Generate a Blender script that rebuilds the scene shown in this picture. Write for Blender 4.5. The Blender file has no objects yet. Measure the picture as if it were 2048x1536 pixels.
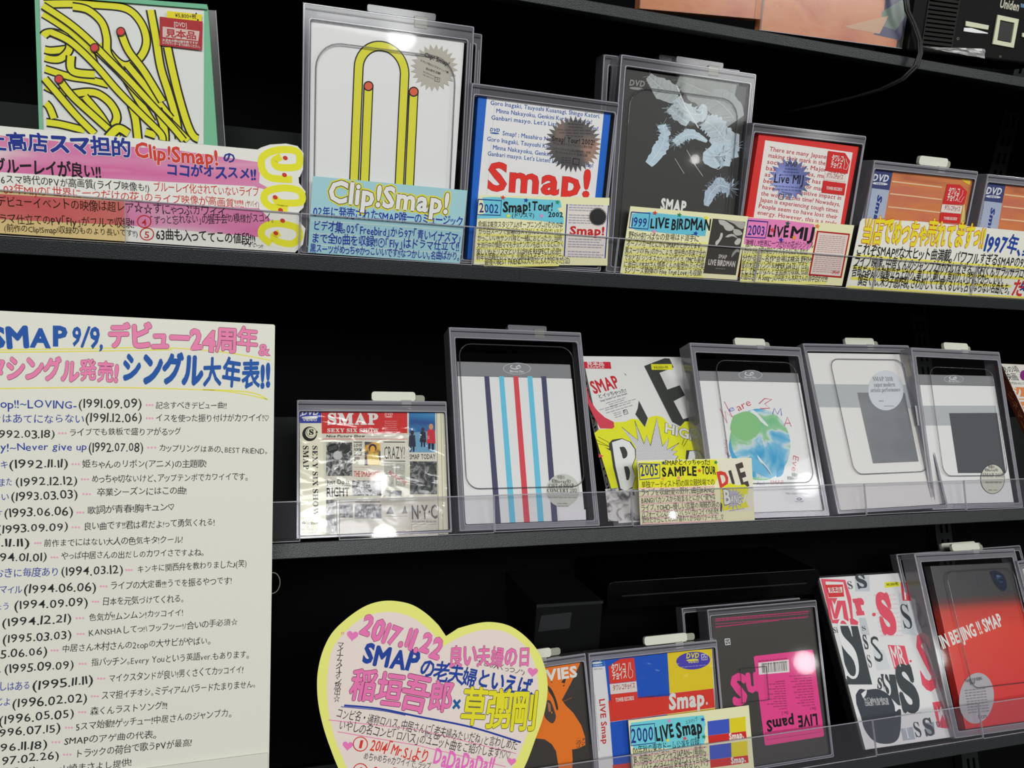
import bpy, bmesh, math, random
import numpy as np
from mathutils import Matrix, Vector
random.seed(7)
SC = bpy.context.scene
COL = SC.collection

# ---------------------------------------------------------------- camera
F = 1600.0                                   # focal length in pixels of the 2048 px wide frame
nrm = lambda a: a / np.linalg.norm(a)
XC = nrm(np.array([4876., 67., 1600.]))      # shelf direction seen from the camera (x right, y down, z forward)
def vdown(p): return nrm(np.array([-(67 + 1600 * p) / 4876, 1., p]))
VC = vdown(.27)                              # gravity in camera space
NC = np.cross(XC, VC)                        # into the shelf
CAMZ = 1.5
cam_d = bpy.data.cameras.new('camera'); cam = bpy.data.objects.new('camera', cam_d); COL.objects.link(cam)
cam_d.sensor_width = 36; cam_d.lens = 36 * F / 2048; cam_d.clip_start = .02
def tow(c): return np.array([c @ XC, c @ NC, -(c @ VC)])
cx, cy, cz = tow(np.array([1., 0, 0])), tow(np.array([0, -1., 0])), tow(np.array([0, 0, -1.]))
M = Matrix(((cx[0], cy[0], cz[0], 0), (cx[1], cy[1], cz[1], 0), (cx[2], cy[2], cz[2], CAMZ), (0, 0, 0, 1)))
cam.matrix_world = M
SC.camera = cam

# ---------------------------------------------------------------- light and exposure
SC.view_settings.view_transform = 'Standard'; SC.view_settings.look = 'None'
SC.view_settings.gamma = 1; SC.view_settings.use_curve_mapping = False
SC.view_settings.exposure = 0.0
SC.cycles.use_denoising = True
SC.cycles.transparent_max_bounces = 32
wd = bpy.data.worlds.new('store'); SC.world = wd; wd.use_nodes = True
wd.node_tree.nodes['Background'].inputs[0].default_value = (.95, 1, .97, 1)
wd.node_tree.nodes['Background'].inputs[1].default_value = .075
def area(name, loc, target, sx, sy, power, col=(.985, 1, .99)):
    l = bpy.data.lights.new(name, 'AREA'); l.shape = 'RECTANGLE'; l.size = sx; l.size_y = sy; l.energy = power; l.color = col
    o = bpy.data.objects.new(name, l); COL.objects.link(o); o.location = loc
    o.rotation_euler = (Vector(target) - Vector(loc)).to_track_quat('-Z', 'Y').to_euler()
    return o
area('ceiling_panel_light', (-.2, -2.1, 2.9), (.4, .7, 1.2), 2.0, .8, 67)
area('ceiling_panel_light', (2.6, -1.9, 2.9), (.7, .7, 1.2), 1.2, .7, 24)
def lamp(name, loc, r, power):               # small track lamps, seen as highlights in the acrylic
    l = bpy.data.lights.new(name, 'POINT'); l.energy = power; l.shadow_soft_size = r; l.color = (1, 1, .98)
    o = bpy.data.objects.new(name, l); COL.objects.link(o); o.location = loc

# ---------------------------------------------------------------- projection helpers
def ray(px, py):
    return tow(np.array([px - 1024., py - 768., F]))
CAM = np.array([0, 0, CAMZ])
def atY(px, py, Y):
    r = ray(px, py); return CAM + r * (Y / r[1])
ROW = {}
for k, (px, py, Y) in {0: (1700, 92, .74), 1: (1180, 545, .735), 2: (1000, 1065, .70), 3: (1749, 1512, .635)}.items():
    ROW[k] = (Y, atY(px, py, Y)[2])
SLOPE = {0: 0., 1: 0., 2: math.tan(math.radians(25)), 3: math.tan(math.radians(25))}
class Plane:
    """a plane that holds the shelf direction, leans by p and passes through (Y, Z)"""
    def __init__(s, p, Y, Z):
        s.U = -tow(vdown(p)); s.U = nrm(s.U); s.X = np.array([1., 0, 0]); s.n = nrm(np.cross(s.X, s.U))  # n towards camera (-y)
        s.O = np.array([0, Y, Z]); s.p = p; s.Z = Z
    def hit(s, px, py):
        r = ray(px, py); return CAM + r * (((s.O - CAM) @ s.n) / (r @ s.n))
    def back(s, d):
        q = Plane.__new__(Plane); q.__dict__ = dict(s.__dict__); q.O = s.O - s.n * d; return q
def rowplane(k, p, gap=0., lift=0.):
    Y, Z = ROW[k]; return Plane(p, Y + gap, Z - gap * SLOPE[k] + lift)

# ---------------------------------------------------------------- materials
def lin(c): c /= 255.; return c / 12.92 if c <= .04045 else ((c + .055) / 1.055) ** 2.4
MATS = {}
def albedo(c, k=1.12): return tuple(min(.88, lin(v) * k) for v in c)
def mat(c, rough=.6, spec=.25):
    key = (tuple(c), rough, spec)
    if key in MATS: return MATS[key]
    m = bpy.data.materials.new('ink_%02x%02x%02x' % tuple(int(v) for v in c)); m.use_nodes = True
    b = m.node_tree.nodes['Principled BSDF']; b.inputs['Base Color'].default_value = (*albedo(c), 1)
    b.inputs['Roughness'].default_value = rough; b.inputs['Specular IOR Level'].default_value = spec
    MATS[key] = m; return m
def nodemat(name):
    m = bpy.data.materials.new(name); m.use_nodes = True; nt = m.node_tree; nt.nodes.clear()
    out = nt.nodes.new('ShaderNodeOutputMaterial'); return m, nt, out
def clearmat(name, tint, spec=1.0, rough=.03, body=0., bodycol=(.4, .38, .42), ior=1.45, wrinkle=0., wscale=30, wstretch=(1, 1, 1)):
    """thin clear plastic: transmitted light tinted, a share of cloudy body, mirror reflection by Fresnel"""
    m, nt, out = nodemat(name); N = nt.nodes.new; L = nt.links.new
    tr = N('ShaderNodeBsdfTransparent'); tr.inputs[0].default_value = (*tint, 1)
    df = N('ShaderNodeBsdfDiffuse'); df.inputs[0].default_value = (*bodycol, 1)
    mx = N('ShaderNodeMixShader'); mx.inputs[0].default_value = body; L(tr.outputs[0], mx.inputs[1]); L(df.outputs[0], mx.inputs[2])
    gl = N('ShaderNodeBsdfGlossy'); gl.inputs['Roughness'].default_value = rough
    fr = N('ShaderNodeFresnel'); fr.inputs[0].default_value = ior
    mu = N('ShaderNodeMath'); mu.operation = 'MULTIPLY'; mu.inputs[1].default_value = spec; L(fr.outputs[0], mu.inputs[0])
    m2 = N('ShaderNodeMixShader'); L(mu.outputs[0], m2.inputs[0]); L(mx.outputs[0], m2.inputs[1]); L(gl.outputs[0], m2.inputs[2])
    if wrinkle:
        tc = N('ShaderNodeTexCoord'); mp = N('ShaderNodeMapping'); mp.inputs['Scale'].default_value = wstretch; no = N('ShaderNodeTexNoise'); no.inputs['Scale'].default_value = wscale; no.inputs['Detail'].default_value = 2; no.inputs['Distortion'].default_value = .8
        bp = N('ShaderNodeBump'); bp.inputs['Strength'].default_value = 1.; bp.inputs['Distance'].default_value = wrinkle
        L(tc.outputs['Object'], mp.inputs[0]); L(mp.outputs[0], no.inputs[0]); L(no.outputs[0], bp.inputs['Height']); L(bp.outputs[0], gl.inputs['Normal'])
    ge = N('ShaderNodeNewGeometry'); t2 = N('ShaderNodeBsdfTransparent'); m3 = N('ShaderNodeMixShader')   # a sheet's far side lets everything through
    L(ge.outputs['Backfacing'], m3.inputs[0]); L(m2.outputs[0], m3.inputs[1]); L(t2.outputs[0], m3.inputs[2])
    L(m3.outputs[0], out.inputs[0]); return m
def wash(name, stops, scale, stretch=(1, 1, 1), detail=3, rough=.6, distort=0., spec=.2):
    m, nt, out = nodemat(name); N = nt.nodes.new; L = nt.links.new
    tc = N('ShaderNodeTexCoord'); mp = N('ShaderNodeMapping'); mp.inputs['Scale'].default_value = stretch
    no = N('ShaderNodeTexNoise'); no.inputs['Scale'].default_value = scale; no.inputs['Detail'].default_value = detail
    no.inputs['Distortion'].default_value = distort
    cr = N('ShaderNodeValToRGB'); e = cr.color_ramp.elements
    while len(e) < len(stops): e.new(.5)
    for el, (t, c) in zip(e, stops): el.position = t; el.color = (*albedo(c), 1)
    b = N('ShaderNodeBsdfPrincipled'); b.inputs['Roughness'].default_value = rough; b.inputs['Specular IOR Level'].default_value = spec
    L(tc.outputs['Object'], mp.inputs[0]); L(mp.outputs[0], no.inputs[0]); L(no.outputs[0], cr.inputs[0])
    L(cr.outputs[0], b.inputs[0]); L(b.outputs[0], out.inputs[0]); return m
M_CLEAR = clearmat('clear_acrylic', (.95, .94, .955), 1.0, .02)
M_PANE = clearmat('case_pane', (.985, .982, .986), .5, .04, .0)
M_RAILC = clearmat('clear_rail_acrylic', (.95, .945, .95), .7, .03, .0)
M_RAIL = clearmat('rail_acrylic', (.93, .92, .94), 1.0, .03, .06, (.55, .52, .60))
M_FRAME = clearmat('cloudy_case_plastic', (.55, .53, .57), 1.3, .12, .52, (.20, .195, .215))
M_FRAMEL = clearmat('pale_case_plastic', (.70, .69, .73), 1.6, .12, .55, (.36, .35, .385))
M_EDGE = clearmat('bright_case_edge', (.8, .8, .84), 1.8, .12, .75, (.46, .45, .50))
M_DARK = clearmat('dark_case_edge', (.25, .24, .27), 1., .12, .6, (.045, .042, .05))
M_GROOVE = clearmat('case_groove', (.45, .44, .47), 1.4, .08, .35, (.16, .155, .17))
M_SLEEVE = clearmat('soft_sleeve', (.9, .9, .9), 1.6, .18, .14, (.35, .36, .34))
M_AMBER = clearmat('amber_film', (.98, .86, .60), .6, .1, .0)
M_WRAP = clearmat('wrinkled_wrap', (.985, .985, .985), 1.1, .08, .0, wrinkle=.0016, wscale=24, wstretch=(1, 1, 2))
M_HEADER = clearmat('smoky_header', (.7, .7, .72), 1.4, .1, .7, (.40, .40, .41))
M_CATCH = clearmat('catch_plastic', (.6, .6, .55), 1, .2, .6, (.33, .32, .28))
M_TAG = mat((214, 214, 198), .35, .5)
def black(name, c, rough, spec=.5, bump=0., bscale=600):
    m = bpy.data.materials.new(name); m.use_nodes = True; b = m.node_tree.nodes['Principled BSDF']
    b.inputs['Base Color'].default_value = (*c, 1); b.inputs['Roughness'].default_value = rough; b.inputs['Specular IOR Level'].default_value = spec
    if bump:
        nt = m.node_tree; n = nt.nodes.new('ShaderNodeTexNoise'); n.inputs['Scale'].default_value = bscale
        tc = nt.nodes.new('ShaderNodeTexCoord'); nt.links.new(tc.outputs['Object'], n.inputs[0])
        bp = nt.nodes.new('ShaderNodeBump'); bp.inputs['Strength'].default_value = bump; bp.inputs['Distance'].default_value = .0006
        nt.links.new(n.outputs[0], bp.inputs['Height']); nt.links.new(bp.outputs[0], b.inputs['Normal'])
    return m
M_PANEL = black('black_panel', (.0016, .0022, .0018), .8, .05)
M_LIP = black('shelf_lip_paint', (.018, .021, .0225), .38, .45, .5, 900)
M_SHELF = black('shelf_paint', (.006, .007, .007), .6, .2)
M_RISER = black('riser_paint', (.014, .0165, .016), .6, .2)

# ---------------------------------------------------------------- glyphs
GL = {}
fc = bpy.data.curves.new('glyph', 'FONT'); fc.resolution_u = 2; fo = bpy.data.objects.new('glyph', fc); COL.objects.link(fo)
SERIF = {c: chr(0x1D400 + i) for i, c in enumerate('ABCDEFGHIJKLMNOPQRSTUVWXYZ')}
SERIF.update({c: chr(0x1D41A + i) for i, c in enumerate('abcdefghijklmnopqrstuvwxyz')})
def glyph_mesh(ch, off):
    fc.offset = off; fc.body = ch; bpy.context.view_layer.update()
    me = bpy.data.meshes.new_from_object(fo.evaluated_get(bpy.context.evaluated_depsgraph_get()))
    n = len(me.vertices); v = np.zeros(n * 3); me.vertices.foreach_get('co', v); v = v.reshape(-1, 3)[:, :2]
    me.calc_loop_triangles(); t = np.zeros(len(me.loop_triangles) * 3, dtype=np.int32); me.loop_triangles.foreach_get('vertices', t)
    bpy.data.meshes.remove(me); return v, t.reshape(-1, 3)
def tarea(v, t):
    a, b, c = v[t[:, 0]], v[t[:, 1]], v[t[:, 2]]; return float(np.abs((b[:, 0] - a[:, 0]) * (c[:, 1] - a[:, 1]) - (b[:, 1] - a[:, 1]) * (c[:, 0] - a[:, 0])).sum() / 2)
def eff(ch, b): return min(b, .018 + .5 * max(0, b - .018) * .75) if ord(ch[0]) >= 0x4E00 and ord(ch[0]) < 0xFF00 else b
def glyph(ch, bold, raw=False):
    """(points x, y, depth; triangles; advance). A bolder stroke of a dense character is made of shifted copies, each a hair deeper"""
    cp = ord(ch[0]); cjk = cp >= 0x2E80 and cp < 0xFF00
    if cjk and bold < .009: bold = 0.
    if not cjk and bold < 0: bold = max(bold, -.004)
    if not raw: bold = eff(ch, bold)
    key = (ch, round(bold, 4))
    if key in GL: return GL[key]
    v0, t0 = glyph_mesh(ch, 0.)
    if len(v0) == 0: GL[key] = (None, None, .3); return GL[key]
    x0, x1 = v0[:, 0].min(), v0[:, 0].max()
    v, t, z = v0, t0, np.zeros(len(v0))
    if bold:
        ok = False
        if not cjk:
            v, t = glyph_mesh(ch, bold); r = tarea(v, t) / max(tarea(v0, t0), 1e-6); ok = (1.02 + 4 * bold if bold > 0 else .5) < r < 1.25 + abs(bold) * 22; z = np.zeros(len(v))
        if not ok:
            if bold < 0: v, t, z = v0, t0, np.zeros(len(v0))
            else:
                K = 8 if bold > .02 else 5
                v = np.concatenate([v0 + (math.cos(q * 2 * math.pi / K) * bold, math.sin(q * 2 * math.pi / K) * bold) for q in range(K)]); n = len(v0)
                t = np.concatenate([t0 + n * q for q in range(K)]); z = np.repeat(np.arange(K) * .10, n)
    if cjk and ch not in '「」、。':
        adv = .96
        if ch in 'ぁぃぅぇぉっゃゅょァィゥェォッャュョ': adv = .74; v = v - [((x0 + x1) / 2 - .37), 0]
    elif ch in '「」、。': adv = .5; v = v - [x0 - .05, 0]
    else:
        adv = (x1 - x0) + .09 + 1.2 * max(0, bold); v = v - [x0 - .045 - .6 * max(0, bold), 0]
    GL[key] = (np.column_stack([v, z]), t, adv); return GL[key]

# ---------------------------------------------------------------- mesh bucket
class Buf:
    def __init__(s): s.v = []; s.f = []; s.m = []; s.n = 0; s.mats = []
    def slot(s, m):
        if m not in s.mats: s.mats.append(m)
        return s.mats.index(m)
    def add(s, verts, faces, m):
        verts = np.asarray(verts, float).reshape(-1, 3); s.v.append(verts); k = s.slot(m)
        for f in faces: s.f.append([int(i) + s.n for i in f]); s.m.append(k)
        s.n += len(verts)
    def box(s, a, b, m):
        (x0, y0, z0), (x1, y1, z1) = a, b
        v = [(x0, y0, z0), (x1, y0, z0), (x1, y1, z0), (x0, y1, z0), (x0, y0, z1), (x1, y0, z1), (x1, y1, z1), (x0, y1, z1)]
        s.add(v, [(0, 3, 2, 1), (4, 5, 6, 7), (0, 1, 5, 4), (1, 2, 6, 5), (2, 3, 7, 6), (3, 0, 4, 7)], m)
    def prism(s, pts, y0, y1, m):
        """outline in (x, z), thickness along y; y0 is the side towards the viewer"""
        area = sum(pts[i][0] * pts[(i + 1) % len(pts)][1] - pts[(i + 1) % len(pts)][0] * pts[i][1] for i in range(len(pts)))
        if area < 0: pts = pts[::-1]
        n = len(pts)
        from mathutils.geometry import tessellate_polygon
        tri = tessellate_polygon([[Vector((p[0], p[1], 0)) for p in pts]])
        v = [(p[0], y0, p[1]) for p in pts] + [(p[0], y1, p[1]) for p in pts]
        f = []
        for t in tri:
            a, b, c = (pts[i] for i in t)
            if (b[0] - a[0]) * (c[1] - a[1]) - (c[0] - a[0]) * (b[1] - a[1]) < 0: t = t[::-1]
            f.append(t)
            if y1 != y0: f.append([i + n for i in t[::-1]])
        if y1 != y0: f += [(i, i + n, (i + 1) % n + n, (i + 1) % n) for i in range(n)]
        s.add(v, f, m)
    def ring(s, o, i, y0, y1, m):
        """band between two outlines of equal length"""
        n = len(o); v = [(p[0], y0, p[1]) for p in o] + [(p[0], y0, p[1]) for p in i] + [(p[0], y1, p[1]) for p in o] + [(p[0], y1, p[1]) for p in i]
        f = []
        for k in range(n):
            j = (k + 1) % n
            f += [(k, j, j + n, k + n), (k + 2 * n, k + 3 * n, j + 3 * n, j + 2 * n), (k, k + 2 * n, j + 2 * n, j), (k + n, j + n, j + 3 * n, k + 3 * n)]
        s.add(v, f, m)
    def tube(s, pts, r, m, seg=6, closed=False):
        pts = [np.array(p, float) for p in pts]; n = len(pts); v = []; f = []
        for i, p in enumerate(pts):
            a = pts[(i - 1) % n] if closed or i else pts[0]; b = pts[(i + 1) % n] if closed or i < n - 1 else pts[-1]
            t = nrm(b - a); u = np.cross(t, [0, 1, 0.01]); u = nrm(u); w = np.cross(t, u)
            for k in range(seg):
                an = 2 * math.pi * k / seg; v.append(p + r * (math.cos(an) * u + math.sin(an) * w))
        for i in range(n if closed else n - 1):
            for k in range(seg):
                a = i * seg + k; b = i * seg + (k + 1) % seg; j = ((i + 1) % n) * seg
                f.append((a, b, j + (k + 1) % seg, j + k))
        if not closed: f += [list(range(seg))[::-1], [(n - 1) * seg + k for k in range(seg)]]
        s.add(v, f, m)
    def build(s, name, parent=None, bevel=0, smooth=False):
        me = bpy.data.meshes.new(name); me.from_pydata(np.concatenate(s.v).tolist(), [], s.f)
        for m in s.mats: me.materials.append(m)
        me.polygons.foreach_set('material_index', s.m); 
        if smooth: me.polygons.foreach_set('use_smooth', [True] * len(me.polygons))
        me.update()
        o = bpy.data.objects.new(name, me); COL.objects.link(o)
        if parent is not None: o.parent = parent
        if bevel:
            b = o.modifiers.new('bevel', 'BEVEL'); b.width = bevel; b.segments = 2; b.limit_method = 'ANGLE'
        return o
def tag(o, label, cat, group=None):
    o['label'] = label; o['category'] = cat
    if group: o['group'] = group
def empty(name, mtx=None):
    o = bpy.data.objects.new(name, None); o.empty_display_size = .02; COL.objects.link(o)
    if mtx is not None: o.matrix_world = mtx
    return o
def rrect(x0, z0, x1, z1, r, n=6):
    p = []
    for cx_, cz_, a0 in ((x1 - r, z1 - r, 0), (x0 + r, z1 - r, 90), (x0 + r, z0 + r, 180), (x1 - r, z0 + r, 270)):
        for k in range(n + 1):
            a = math.radians(a0 + 90 * k / n); p.append((cx_ + r * math.cos(a), cz_ + r * math.sin(a)))
    return p

# crops of the photograph in which positions were measured: origin and scale
CR = dict(px=(0, 0, 1), A=(0, 0, 2.953), B=(560, 0, 2.844), C=(1180, 80, 2.954), D=(1480, 0, 2.477), E=(0, 600, 3.2), F=(0, 1050, 3.16),
          G=(560, 630, 3.134), H=(1140, 640, 3.34), I=(1560, 640, 3.338), J=(600, 1180, 3.793), K=(1080, 1180, 3.413), L=(1580, 1060, 3.226),
          M=(940, 380, 7.314), N=(1230, 400, 7.314), O=(1260, 900, 7.877), P=(1250, 1410, 7.877), Q=(600, 340, 5.851), R=(590, 790, 5.297),
          S=(1820, 0, 8.982), T=(0, 240, 5.689), U=(1160, 700, 6.677), V=(820, 60, 10.97), W=(940, 160, 6.4), AA=(1400, 1190, 4.439),
          AB=(1060, 1270, 5.775), AC=(1700, 310, 5.885), AD=(1640, 1130, 3.785), AE=(1960, 700, 5.908), AF=(1480, 400, 6.827), AG=(1680, 400, 5.565))
LAY = .00009
INK = dict(k=(22, 20, 20), b=(32, 52, 140), B=(30, 72, 150), r=(205, 45, 38), R=(214, 52, 42), p=(232, 120, 170), y=(228, 220, 40), w=(222, 222, 216),
           g=(30, 120, 60), db=(38, 44, 130), n=(60, 60, 62))
def C_(c): return INK[c] if isinstance(c, str) else c
class Item:
    """a thing with a printed face: local x to the right, z up along the face, y into the depth"""
    def __init__(s, name, plane, label, cat, tl=None, tr=None, foot=None, bl=None, crop='px', group=None, outline=None):
        s.crop = crop; s.pl = plane; s.b = {}; s.cur = 'lettering'; s.order = []
        q = lambda p: plane.hit(*s.px(*p))
        if outline is not None:
            P = [q(p) for p in outline]; R = np.array([1., 0, 0]); U = plane.U
            us = [R @ p for p in P]; vs = [U @ p for p in P]
            O = P[0] + R * (min(us) - us[0]) + U * (min(vs) - vs[0]); s.w = max(us) - min(us); s.h = max(vs) - min(vs)
        else:
            a, c = q(tl), q(tr); R = nrm(c - a); U = nrm(np.cross(R, -plane.n)) * 1.; U = -U if U[2] < 0 else U
            s.w = np.linalg.norm(c - a)
            if bl is not None: s.h = abs((a - q(bl)) @ U)
            else: s.h = (a[2] - plane.Z) / U[2]
            O = a - U * s.h
        Dp = np.cross(U, R); s.O, s.R, s.Uv, s.D = O, R, U, Dp
        s.mtx = Matrix(((R[0], Dp[0], U[0], O[0]), (R[1], Dp[1], U[1], O[1]), (R[2], Dp[2], U[2], O[2]), (0, 0, 0, 1)))
        s.root = empty(name, s.mtx); tag(s.root, label, cat, group)
        s.hand = 0.
    def px(s, x, y):
        ox, oy, k = CR[s.crop]; return ox + x / k, oy + y / k
    def at(s, x, y):
        """point on the face (its own y=0 plane) seen at crop position x, y"""
        px, py = s.px(x, y); r = ray(px, py); n = s.D
        h = CAM + r * (((s.O - CAM) @ n) / (r @ n)) - s.O
        return np.array([h @ s.R, h @ s.Uv])
    def buf(s, name=None):
        name = name or s.cur
        if name not in s.b: s.b[name] = Buf(); s.order.append(name)
        return s.b[name]
    def pts(s, P): return [tuple(s.at(*p)) for p in P]
    def poly(s, P, c, l=1, m=None, name=None):
        s.buf(name).prism(s.pts(P), -LAY * l, -LAY * l, m or mat(C_(c)))
    def quad(s, x0, y0, x1, y1, c, l=1, sk=0, vx=0, **k):
        """parallelogram: sk drop per run of the top edge, vx run per drop of the sides"""
        w = x1 - x0; h = y1 - y0
        s.poly([(x0, y0), (x1, y0 + sk * w), (x1 + vx * h, y1 + sk * w), (x0 + vx * h, y1)], c, l, **k)
    def line(s, P, w, c, l=2, m=None, name=None):
        Q = [np.array(p) for p in s.pts(P)]; k = s.scale(P[0], P[1]) * w / 2; B = s.buf(name); m = m or mat(C_(c))
        L_, R_ = [], []
        for i, p in enumerate(Q):
            a = Q[max(i - 1, 0)]; b = Q[min(i + 1, len(Q) - 1)]; t = (b - a) / (np.linalg.norm(b - a) + 1e-9); nn = np.array([-t[1], t[0]])
            L_.append(p + nn * k); R_.append(p - nn * k)
        v = [(p[0], -LAY * l, p[1]) for p in L_ + R_]; n = len(Q)
        B.add(v, [(i, i + n, i + n + 1, i + 1) for i in range(n - 1)], m)
    def scale(s, a, b):
        d = math.hypot(a[0] - b[0], a[1] - b[1]); return float(np.linalg.norm(s.at(*a) - s.at(*b))) / max(d, 1e-6)
    def loc(s, x, y): ps = .5; return s.scale((x - 5, y), (x + 5, y))
    def circ(s, x, y, r, c, l=1, n=28, ry=None, rot=0., **k):
        ry = ry or r; co, si = math.cos(rot), math.sin(rot)
        s.poly([(x + r * math.cos(a) * co - ry * math.sin(a) * si, y + r * math.cos(a) * si + ry * math.sin(a) * co) for a in [2 * math.pi * i / n for i in range(n)]], c, l, **k)
    def burst(s, x, y, r1, r2, n, c, l=1, rot=0., jit=0., **k):
        P = []
        for i in range(2 * n):
            a = rot + math.pi * i / n; r = (r1 if i % 2 else r2) * (1 + jit * random.uniform(-1, 1)); P.append((x + r * math.cos(a), y + r * math.sin(a)))
        s.poly(P, c, l, **k)
    def star(s, x, y, r, c, l=4): s.burst(x, y, r * .45, r, 5, c, l, rot=-1.4)
    def heart(s, x, y, r, c, l=3, rot=0.):
        P = []
        for i in range(24):
            t = 2 * math.pi * i / 24; a = 16 * math.sin(t) ** 3 / 16 * r; b = -(13 * math.cos(t) - 5 * math.cos(2 * t) - 2 * math.cos(3 * t) - math.cos(4 * t)) / 16 * r
            P.append((x + a * math.cos(rot) - b * math.sin(rot), y + a * math.sin(rot) + b * math.cos(rot)))
        s.poly(P, c, l)
    def arc(s, x, y, r, a0, a1, w, c, l=3, ry=None, n=16):
        ry = ry or r; s.line([(x + r * math.cos(math.radians(a0 + (a1 - a0) * i / n)), y + ry * math.sin(math.radians(a0 + (a1 - a0) * i / n))) for i in range(n + 1)], w, c, l)
    def frame(s, P, w, c, l=3): s.line(P + [P[0]], w, c, l)
    def T(s, txt, x0, y0, x1, y1, h, c='k', b=.0, ol=None, olw=.03, l=3, hand=None, serif=False, it=0., maxx=None, name=None):
        a = s.at(x0, y0); e = s.at(x1, y1); d = e - a; Ln = np.linalg.norm(d); d = d / Ln; u = np.array([-d[1], d[0]])
        em = h * s.scale((x0, y0), (x1, y1)) / (.74 if all(ord(ch) < 0x2000 for ch in txt) else .84)
        hand = s.hand if hand is None else hand
        tot = 0.
        for ch in txt:
            g = SERIF.get(ch, ch) if serif else ch
            tot += .30 if ch == ' ' else glyph(g, b)[2]
        kx = Ln / tot
        jobs = ([(ol, olw, l, 1)] if ol is not None else []) + [(c, 0, l + 1 if ol is not None else l, 0)]
        st = random.getstate()
        for col, dw, ly, isol in jobs:
            random.setstate(st); x = 0.; B = s.buf(name); m = mat(C_(col))
            for ch in txt:
                g = SERIF.get(ch, ch) if serif else ch
                adv0 = .30 if ch == ' ' else glyph(g, b)[2]
                if ch != ' ':
                    v, t, _ = glyph(g, eff(g, b) + dw, True)
                    if isol and _ and v is not None: v = v + [(adv0 - _) / 2 if ord(g[0]) < 0x2E80 or ord(g[0]) > 0xFF00 else 0, 0, 0]
                    ja = random.uniform(-1, 1) * .09 * hand; js = 1 + random.uniform(-1, 1) * .09 * hand; jy = random.uniform(-1, 1) * .05 * hand
                    if v is not None and (maxx is None or x * kx / Ln < maxx):
                        w0 = adv0 / 2
                        vx = (v[:, 0] - w0) * js; vy = (v[:, 1] - .35) * js
                        rx = vx * math.cos(ja) - vy * math.sin(ja) + it * vy; ry = vx * math.sin(ja) + vy * math.cos(ja)
                        if ord(g[0]) >= 0x3040: ry = ry + .04
                        X = (rx + w0 + x) * kx; Y = (ry + .35 + jy) * em
                        P = a + np.outer(X, d) + np.outer(Y, u)
                        B.add(np.column_stack([P[:, 0], -LAY * (ly + v[:, 2]), P[:, 1]]), t, m)
                x += adv0
    def TV(s, txt, x0, y0, x1, y1, h, c='k', b=0., **k):
        n = len(txt)
        for i, ch in enumerate(txt):
            t = (i + .5) / n; x = x0 + (x1 - x0) * t; y = y0 + (y1 - y0) * t
            s.T(ch, x - h * .5, y + h * .4, x + h * .5, y + h * .4 + h * .02, h, c, b, **k)
    def body(s, d, m, name='cover', bevel=.0006, w=None, h=None, y=0.):
        B = Buf(); B.box((0, y, 0), (w or s.w, y + d, h or s.h), m); return B.build(name, s.root, bevel)
    def flat(s, outline, th, m, name='card'):
        B = Buf(); B.prism(s.pts(outline), 0, th, m); return B.build(name, s.root)
    def done(s):
        for n in s.order: s.b[n].build(n, s.root)
        return s.root
    def logo(s, x, y, w, c='w', sk=.1, l=3, video=True, lw=None):
        """the disc logo: slanted bold letters over an oval"""
        s.T('DVD', x, y, x + w, y + sk * w, w * .34, c, .035, l=l, it=.18, hand=0)
        if video:
            s.circ(x + w * .5 - 0.03 * w, y + sk * w * .5 + w * .16, w * .48, c, l=l, ry=w * .085, rot=math.atan(sk))
    def smudge(s, x0, y0, x1, y1, h, c, l=3, words=6, b=.0):
        """lines of print too small to read"""
        W = ['nmu', 'aeo', 'rncs', 'mo', 'tune', 'osan', 'we', 'casm', 'eno', 'uma']
        s.T(' '.join(W[(i * 7 + int(x0)) % 10] for i in range(words)), x0, y0, x1, y1, h, c, b, l=l, hand=0)

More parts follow.
